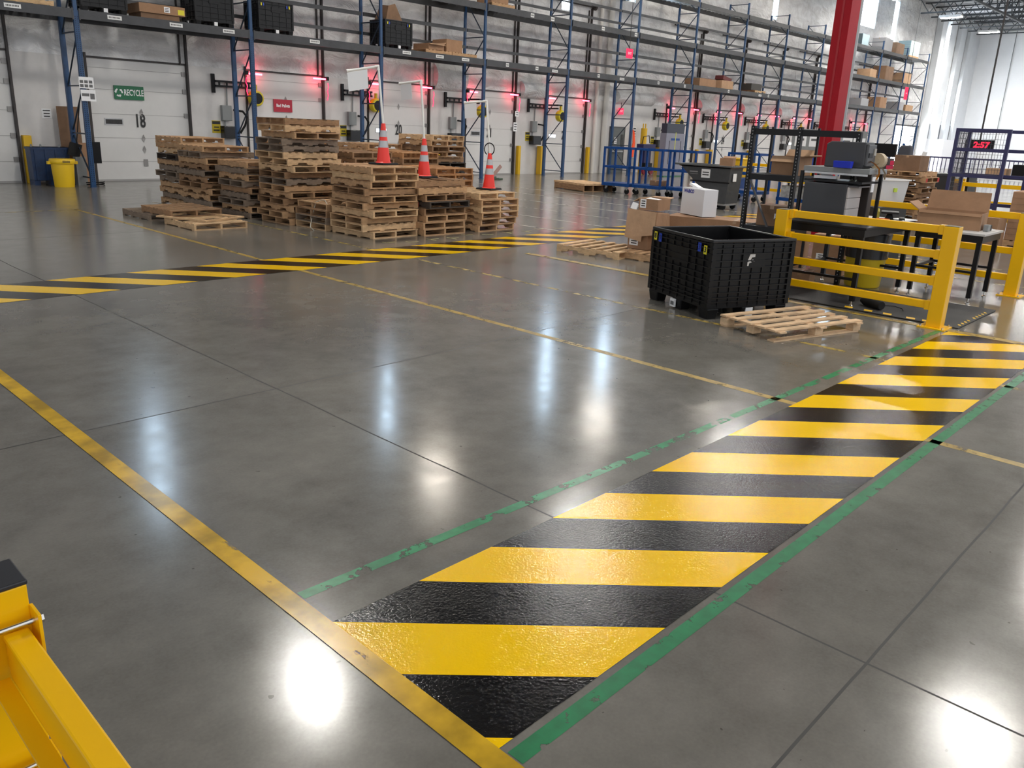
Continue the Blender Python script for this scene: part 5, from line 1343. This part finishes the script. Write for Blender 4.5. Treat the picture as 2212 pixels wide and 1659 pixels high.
carton('open_carton', (20.95, 11.75, 1.18), (0.36, 0.36, 0.22), 0.3, 'small open brown box sitting in the grey tilt truck', m=card, openflaps=[('x+', 0.3, 0.15)])
# grey vertical baler behind the carts
bl_ = empty('cardboard_baler', (34.1, 22.2, 0), 'grey upright baler with yellow strap behind the blue carts', 'baler')
bl_.scale = (1.05, 0.35, 0.98)
MB().box(-0.75,0.75,-0.5,0.5,0.05,2.05).build('baler_body', mat('baler_grey',(0.20,0.20,0.25),0.45), bl_, bevel=0.01)
MB().box(-0.72,0.72,-0.45,0.45,2.05,2.5).build('baler_head', mat('baler_head_dark',(0.025,0.03,0.05),0.4), bl_, bevel=0.01)
MB().box(-0.02,0.02,-0.52,-0.50,0.3,2.1).build('yellow_strap', mat('lime_strap',(0.6,0.62,0.05),0.5), bl_)
MB().box(-0.35,0.35,-0.515,-0.50,1.72,1.82).build('blue_name_bar', cartblue, bl_); MB().box(-0.48,-0.45,-0.52,-0.5,0.6,1.7).box(0.45,0.48,-0.52,-0.5,0.6,1.7).build('black_rod', blackm, bl_)
MB().box(-0.75,0.75,-0.6,0.5,0.0,0.05).build('baler_base', mat('green_base',(0.02,0.12,0.05),0.5), bl_)
# hand truck, blue with red wheels
ht = empty('hand_truck', (34.2, 23.75, 0), 'dark blue hand truck with red wheels behind the middle cart', 'hand truck')
MB().box(-0.28,0.28,-0.15,0.15,0.55,1.15).box(-0.5,0.55,-0.2,0.2,1.15,1.45).build('truck_body', mat('navy_truck',(0.012,0.012,0.09),0.45), ht, bevel=0.01)
MB().tube([(-0.35,0,1.45),(-0.25,0,1.8),(0.2,0,1.85),(0.3,0,1.5)], 0.02, 6).build('handle', blackm, ht)
for s in (-0.28, 0.28): MB().lathe([(0.17,-0.04),(0.17,0.04)], (s, -0.2, 0.17), 14, axis='y').build('wheel', mat('wheel_red',(0.30,0.01,0.03),0.5), ht, smooth=True)
MB().box(-0.3,0.3,-0.25,0.1,0.17,0.55).build('lower_frame', blackm, ht)
# safety vest hanging on the rack post
tag(MB().prism([(-0.2,0.9),(0.05,0.85),(0.12,1.5),(0.0,2.0),(-0.12,2.1),(-0.05,1.5)], -0.02, 0.02, 'y').build('safety_vest', mat('vest_orange',(0.9,0.09,0.02),0.7), loc=(32.26, 23.13, 0)), 'orange safety vest hanging on the blue rack post', 'vest')

# blue and yellow packing stations behind the shelving
def station(loc, lb, rotz=0.0):
    t = empty('pack_station', loc, lb, 'work station', rotz)
    for (x, y) in ((-0.35,-0.75),(-0.35,0.75),(0.35,-0.75),(0.35,0.75)): MB().box(x-0.03,x+0.03,y-0.03,y+0.03,0.0,2.0 if x > 0 else 1.15).build('post', cartblue, t)
    MB().box(-0.38,0.38,-0.8,0.8,1.10,1.18).build('yellow_top', yellow_b, t); MB().box(-0.38,0.38,-0.8,0.8,0.70,0.76).build('yellow_shelf', yellow_b, t); MB().box(-0.38,0.38,-0.8,0.8,0.14,0.24).build('blue_base', cartblue, t)
    MB().box(-0.30,0.30,-0.7,0.7,0.24,0.60).build('drawer_block', mat('drawer_mix',(0.30,0.30,0.29),0.5,var=0.5,vscale=9), t)
    return t
station((24.4, 10.9, 0), 'blue and yellow packing station behind the shelving, left one', -0.2)
station((26.6, 9.9, 0), 'blue and yellow packing station behind the shelving, right one', -0.2)
for i, (x, y, z, d, c, nm, lb) in enumerate(((24.35,11.45,1.18,(0.2,0.42,0.20),(0.75,0.68,0.62),'white_tote','white tote on the left packing station'), (24.3,11.05,1.18,(0.2,0.16,0.30),(0.85,0.25,0.02),'orange_tote','orange tote on the packing station'), (24.35,10.82,1.18,(0.2,0.18,0.34),(0.02,0.06,0.40),'blue_tote','tall blue tote on the packing station'), (24.3,10.58,1.18,(0.2,0.18,0.22),(0.75,0.65,0.02),'yellow_tote','yellow tote on the packing station'), (24.35,10.32,1.18,(0.2,0.3,0.10),(0.02,0.04,0.55),'blue_tray','low blue tray on the packing station'))):
    b = MB().frust((0,0), d[0]*0.9, d[1]*0.9, d[0], d[1], 0, d[2]); tag(b.build(nm, mat('c_'+nm, c, 0.45), loc=(x,y,z+0.002), bevel=0.01), lb, 'tote')
yb = MB().frust((0,0),0.42,0.42,0.52,0.52,0,0.62); yb.box(-0.29,0.29,-0.29,0.29,0.60,0.66)
tag(yb.build('yellow_trash_can', mat('can_yellow',(0.75,0.44,0.01),0.4), loc=(26.4,14.4,0.62), bevel=0.02), 'yellow trash can seen above the grey tilt truck', 'trash can')
tag(MB().box(-0.4,0.4,-0.4,0.4,0,0.617).build('platform_box', cartblue, loc=(26.4,14.4,0)), 'blue base under the far yellow trash can', 'base')
# info boards seen through the shelving
bd = empty('notice_board', (29.5, 12.6, 0), 'board with printed sheets seen through the black shelving', 'notice board', -0.9)
MB().box(-1.3,1.3,0,0.05,0.9,2.35).build('board_frame', greybox, bd)
for s_ in (-1.2, 1.2): MB().box(s_-0.03,s_+0.03,0,0.05,0,0.9).build('leg', blackm, bd)
for i, (x, z, w, h) in enumerate(((-1.0,2.0,0.4,0.5),(-0.5,2.0,0.38,0.5),(0.1,1.95,0.4,0.55),(0.62,2.0,0.36,0.3),(1.05,1.9,0.4,0.42),(-0.75,1.35,0.5,0.45),(0.2,1.3,0.4,0.5),(0.8,1.35,0.45,0.35))):
    so = MB().box(x-w/2,x+w/2,-0.01,0,z-h/2,z+h/2).build('printed_sheet', sign_white, bd)
    MB().box(x-w*0.35,x+w*0.3,-0.013,-0.01,z-h*0.1,z+h*0.05).build('sheet_print', MATS['print_grey'], so)

# ------------------------------------------------------------------ far left: cans, bins, cardboard
yc = empty('yellow_trash_can', (7.48, 23.55, 0), 'round yellow trash can before the blue bins by door seventeen', 'trash can')
ym = mat('brute_yellow', (0.78, 0.50, 0.01), 0.42)
MB().lathe([(0.235,0.0),(0.24,0.02),(0.275,0.60),(0.275,0.62)], n=28).build('can_body', ym, yc, smooth=True)
MB().lathe([(0.30,0.60),(0.31,0.62),(0.31,0.69),(0.295,0.72),(0.26,0.72)], n=28).build('can_rim', ym, yc, smooth=True)
for s in (-1,1): MB().box(s*0.32-0.05, s*0.32+0.05, -0.05, 0.05, 0.58, 0.66).build('handle', ym, yc, bevel=0.012)
k = MB()
for j in range(2): k.box(-0.09,0.09,-0.313,-0.309,0.632+j*0.032,0.650+j*0.032)
k.build('embossed_name', ink, yc)
bmt = mat('bin_dark_blue', (0.008, 0.028, 0.085), 0.45, var=0.3, vscale=10)
def blue_bin(x, y, lb, w=0.95, d=0.45, h=0.98):
    t = empty('blue_bin', (x, y, 0), lb, 'bin')
    MB().frust((0,0), w*0.95, d*0.95, w, d, 0.12, h).build('bin_body', bmt, t, bevel=0.015)
    g_ = MB()
    for k in range(4): g_.box(-w/2+0.1+k*(w-0.2)/3-0.02, -w/2+0.1+k*(w-0.2)/3+0.02, -d/2-0.02, -d/2+0.02, 0.14, h-0.05)
    g_.box(-w/2-0.015, w/2+0.015, -d/2-0.015, d/2+0.015, h-0.06, h)
    g_.build('bin_rib', bmt, t)
    for s in (-1, 0, 1): MB().box(s*w*0.4-0.07, s*w*0.4+0.07, -d/2+0.02, d/2-0.02, 0, 0.12).build('skid', bmt, t)
    l = MB()
    for s in (-0.38,-0.15,0.3): l.lathe([(0.03,0),(0.02,0.07)], (s, 0, h), 8)
    l.build('hinge_lug', greybox, t)
    return t
blue_bin(7.40, 24.35, 'dark blue ribbed plastic bin behind the yellow trash can')
cs = empty('cardboard_sheet', (8.15, 24.72, 0), 'tall brown cardboard sheet leaning at wall behind blue rack post', 'cardboard')
MB().cb((0,0,1.02),(0.55,0.03,2.04),rot=(-0.06,0,0)).build('sheet', card3, cs)
cs2 = empty('cardboard_sheet', (8.25, 24.40, 0), 'shorter brown cardboard piece leaning before the tall sheet', 'cardboard')
MB().cb((0,0,0.55),(0.42,0.03,1.10),rot=(-0.10,0,0)).build('sheet', card, cs2)
bk = empty('push_broom', (8.12, 23.85, 0), 'black push broom and dust pan standing beside the blue post', 'broom')
MB().tube([(-0.12,0.15,0.9),(0.08,0.1,2.15)], 0.014, 7).build('handle', blackm, bk); MB().cb((-0.16,0.12,0.93),(0.30,0.06,0.35),rot=(0,0.3,0)).build('broom_head', rubber, bk); MB().box(-0.2,0.05,0.0,0.2,0,0.75).build('holder', greybox, bk)
tag(MB().box(-0.10,0.12,-0.01,0.01,0,0.55).build('rubber_flap', black, loc=(8.225,23.2,0.62)), 'small black rubber flap hanging on the blue rack post', 'flap')
tag(MB().tube([(8.25+0.22*math.cos(a)*(1+0.1*math.sin(3*a)), 23.5+0.16*math.sin(a), 0.02+0.004*k) for k, a in enumerate([i*0.5 for i in range(26)])], 0.015, 6).build('hose_coil', rubber, smooth=True), 'black hose coil on floor behind the left blue post', 'hose')
tag(MB().tube([(0,0,0.02),(0.3,0.1,0.02),(0.5,-0.1,0.02),(0.2,-0.2,0.04),(-0.1,0,0.06),(0.3,0.05,0.08)], 0.03, 7).build('hose_bundle', mat('hose_green',(0.05,0.09,0.06),0.6), loc=(22.6,22.8,0), smooth=True), 'green hose bundle on floor at the rack post by door twenty-one', 'hose')
tag(MB().cb((0,0,0.28),(0.14,0.04,0.62),rot=(0.2,0.7,0)).build('dock_plate', mat('pink_plate',(0.45,0.28,0.24),0.5), loc=(23.0,22.95,0.0)), 'pale red board leaning by the rack post behind right cone', 'board')

# ------------------------------------------------------------------ goods on the rack
ZL, ZM, ZT = 4.392, 6.312, 8.192
def rack_container(x, z, lb, w=1.17, d=0.88, h=0.95):
    t = bulk_container((x, 23.28, z), 0.0, lb, W=w, D=d, HT=0.90, fine=False)
    return t
r1 = rack_container(8.25, ZL, 'black bulk container on lowest rack shelf, over door eighteen')
r2 = rack_container(11.25, ZL, 'black bulk container on lowest rack shelf, left of the second post')
r3 = rack_container(13.20, ZL, 'black bulk container on lowest rack shelf above Bad Pallets sign')
r4 = rack_container(17.85, ZL, 'black bulk container with brown paper bag on lowest rack shelf')

for (r_, c) in ((r3, 1), (r4, 1)):
    for (x, m_) in ((0.10, yst), (0.17, bst), (0.95, bst), (1.03, yst)): MB().box(x-0.02, x+0.02, -0.003, 0.0, 0.74, 0.82).build('number_tag', m_, r_)
carton('shipping_box', (10.35, 23.75, ZL+0.15), (1.25, 0.9, 0.23), 0.0, 'flat brown box with arrow label and yellow tag on the rack', m=card, lblface=[('y-', 0.12, 0.12, 0.16, 0.14)])
MB().box(0.42, 0.60, -0.453, -0.4505, 0.03, 0.16).build('yellow_tag', yst, COL.objects['shipping_box'])
carton('cardboard_tray', (10.3, 23.75, ZL), (1.05, 0.8, 0.147), 0.0, 'brown pallet tray under the flat box on the rack', m=card3, seam=False)
pallet(0, 0, (7.0, 23.75, ZL), PI/2, 'pale pallet on the lowest rack shelf, left of the blue post')
pallet(1, 1, (5.9, 23.75, ZL+PH+0.002), PI/2, 'tan pallet on the lowest rack shelf at the left edge')
COL.objects[-1]
carton('open_carton', (20.15, 23.75, ZL+PH+0.003), (0.75, 0.8, 0.20), 0.05, 'low torn brown tray carton on the rack pallet', m=card, openflaps=[('y-', -0.3, 0.12), ('x+', 0.6, 0.2)], flapm=card2)
carton('cardboard_box', (21.05, 23.75, ZL+PH+0.003), (0.8, 0.75, 0.42), 0.03, 'closed brown box with tape on the lowest rack shelf', m=card)
pallet(3, 1, (20.25, 23.8, ZL), PI/2, 'tan pallet beneath the torn tray on the lowest rack shelf')
pallet(2, 1, (21.5, 23.8, ZL), PI/2, 'tan pallet beneath the taped box on the lowest rack shelf')
# brown paper bag bursting from container r4
pb = MB(); pb.add([(0.15,0.1,0.85),(0.9,0.1,0.85),(0.9,0.7,0.85),(0.1,0.7,0.85),(0.3,0.15,1.35),(0.62,0.2,1.45),(0.65,0.6,1.3),(0.3,0.6,1.4),(0.1,0.3,1.05),(1.15,0.2,0.95)], [(0,1,5,4),(1,2,6,5),(2,3,7,6),(3,0,4,7),(4,5,6,7),(0,8,3),(1,9,2)])
tag(pb.build('brown_paper', card3, loc=(17.85,23.35,ZL+0.0)), 'crumpled brown cardboard bursting out of the rack container', 'cardboard')
carton('cardboard_box', (23.3, 23.75, ZM+PH+0.003), (0.9, 0.8, 0.35), 0, 'brown box on the middle rack shelf over door twenty-one', m=card)
pallet(0, 1, (23.4, 23.75, ZM), PI/2, 'tan pallet under the brown box on the middle rack shelf')
carton('cardboard_box', (21.3, 23.75, ZM+0.002), (0.8, 0.8, 0.28), 0, 'brown box on the middle rack shelf left of the post', m=card2)
carton('cardboard_box', (38.6, 23.75, ZL+0.002), (1.6, 0.9, 0.38), 0, 'long low brown box on the lowest shelf before the red column', m=card)
carton('cardboard_box', (40.6, 23.75, ZL+0.002), (1.2, 0.9, 0.42), 0, 'brown box right of the long low box on lowest shelf', m=card2)
tag(MB().cb((0,0,0.10),(0.9,0.5,0.2),rot=(0,0.15,0)).build('dark_red_bag', mat('bag_maroon',(0.12,0.02,0.02),0.6), loc=(40.8,23.7,ZL+0.424)), 'dark maroon bag on top of the rack box', 'bag')
carton('dark_case', (43.9, 23.75, ZL+PH+0.003), (1.2, 0.8, 0.35), 0, 'dark boxed part with yellow label on a rack pallet', m=mat('dark_case_m',(0.04,0.035,0.03),0.6))
pallet(1, 0, (44.2, 23.75, ZL), PI/2, 'pale pallet under the dark boxed part on the rack')
goods = [(60.2,ZM,1.3,0.55,0,'left brown carton on middle shelf right of the red column'),(63.2,ZM,1.7,0.95,2,'bulky wrapped brown bundle on middle shelf'),(66.9,ZM,1.8,0.75,0,'wide brown carton on middle shelf near the rack end'),
         (58.0,ZT,1.3,0.7,4,'blue grey carton on top shelf behind the column'),(62.2,ZT,1.6,0.85,3,'grey wrapped load on the top rack shelf'),(64.5,ZT,1.8,0.75,2,'brown lumber bundle on the top rack shelf'),
         (59.5,ZL,1.5,0.5,3,'dark grey load on the lowest shelf right of the column'),(62.9,ZL,1.4,0.75,1,'brown carton pile on the lowest shelf near the end'),(66.6,ZL,1.2,0.6,3,'grey box on the lowest shelf near the rack end'),(68.4,ZL,1.8,0.45,0,'low tan load on the lowest shelf at the rack end')]
gm = [card2, card, card3, mat('wrapped_grey',(0.30,0.30,0.31),0.4), mat('blue_grey_box',(0.22,0.30,0.33),0.5)]
for (x, z, w, h, mi, lb) in goods:
    b = carton('rack_load', (x, 23.75, z+0.002), (w, 0.9, h), 0.04, lb, m=gm[mi], cat='carton')
tq = empty('grey_tray_stack', (67.5, 23.75, ZT+0.002), 'stack of pale green grey trays on the top shelf end', 'tray stack')
MB().box(-1.0,1.0,-0.45,0.45,0.14,1.15).build('tray_block', mat('tray_green_grey',(0.30,0.40,0.40),0.5), tq)
q = MB()
for k in range(8): q.box(-1.02,1.02,-0.46,0.46,0.16+k*0.125,0.185+k*0.125)
q.build('tray_lip', mat('tray_lip',(0.42,0.50,0.50),0.5), tq); MB().box(-1.0,1.0,-0.45,0.45,0,0.14).build('pallet_base', WOODS[1], tq)
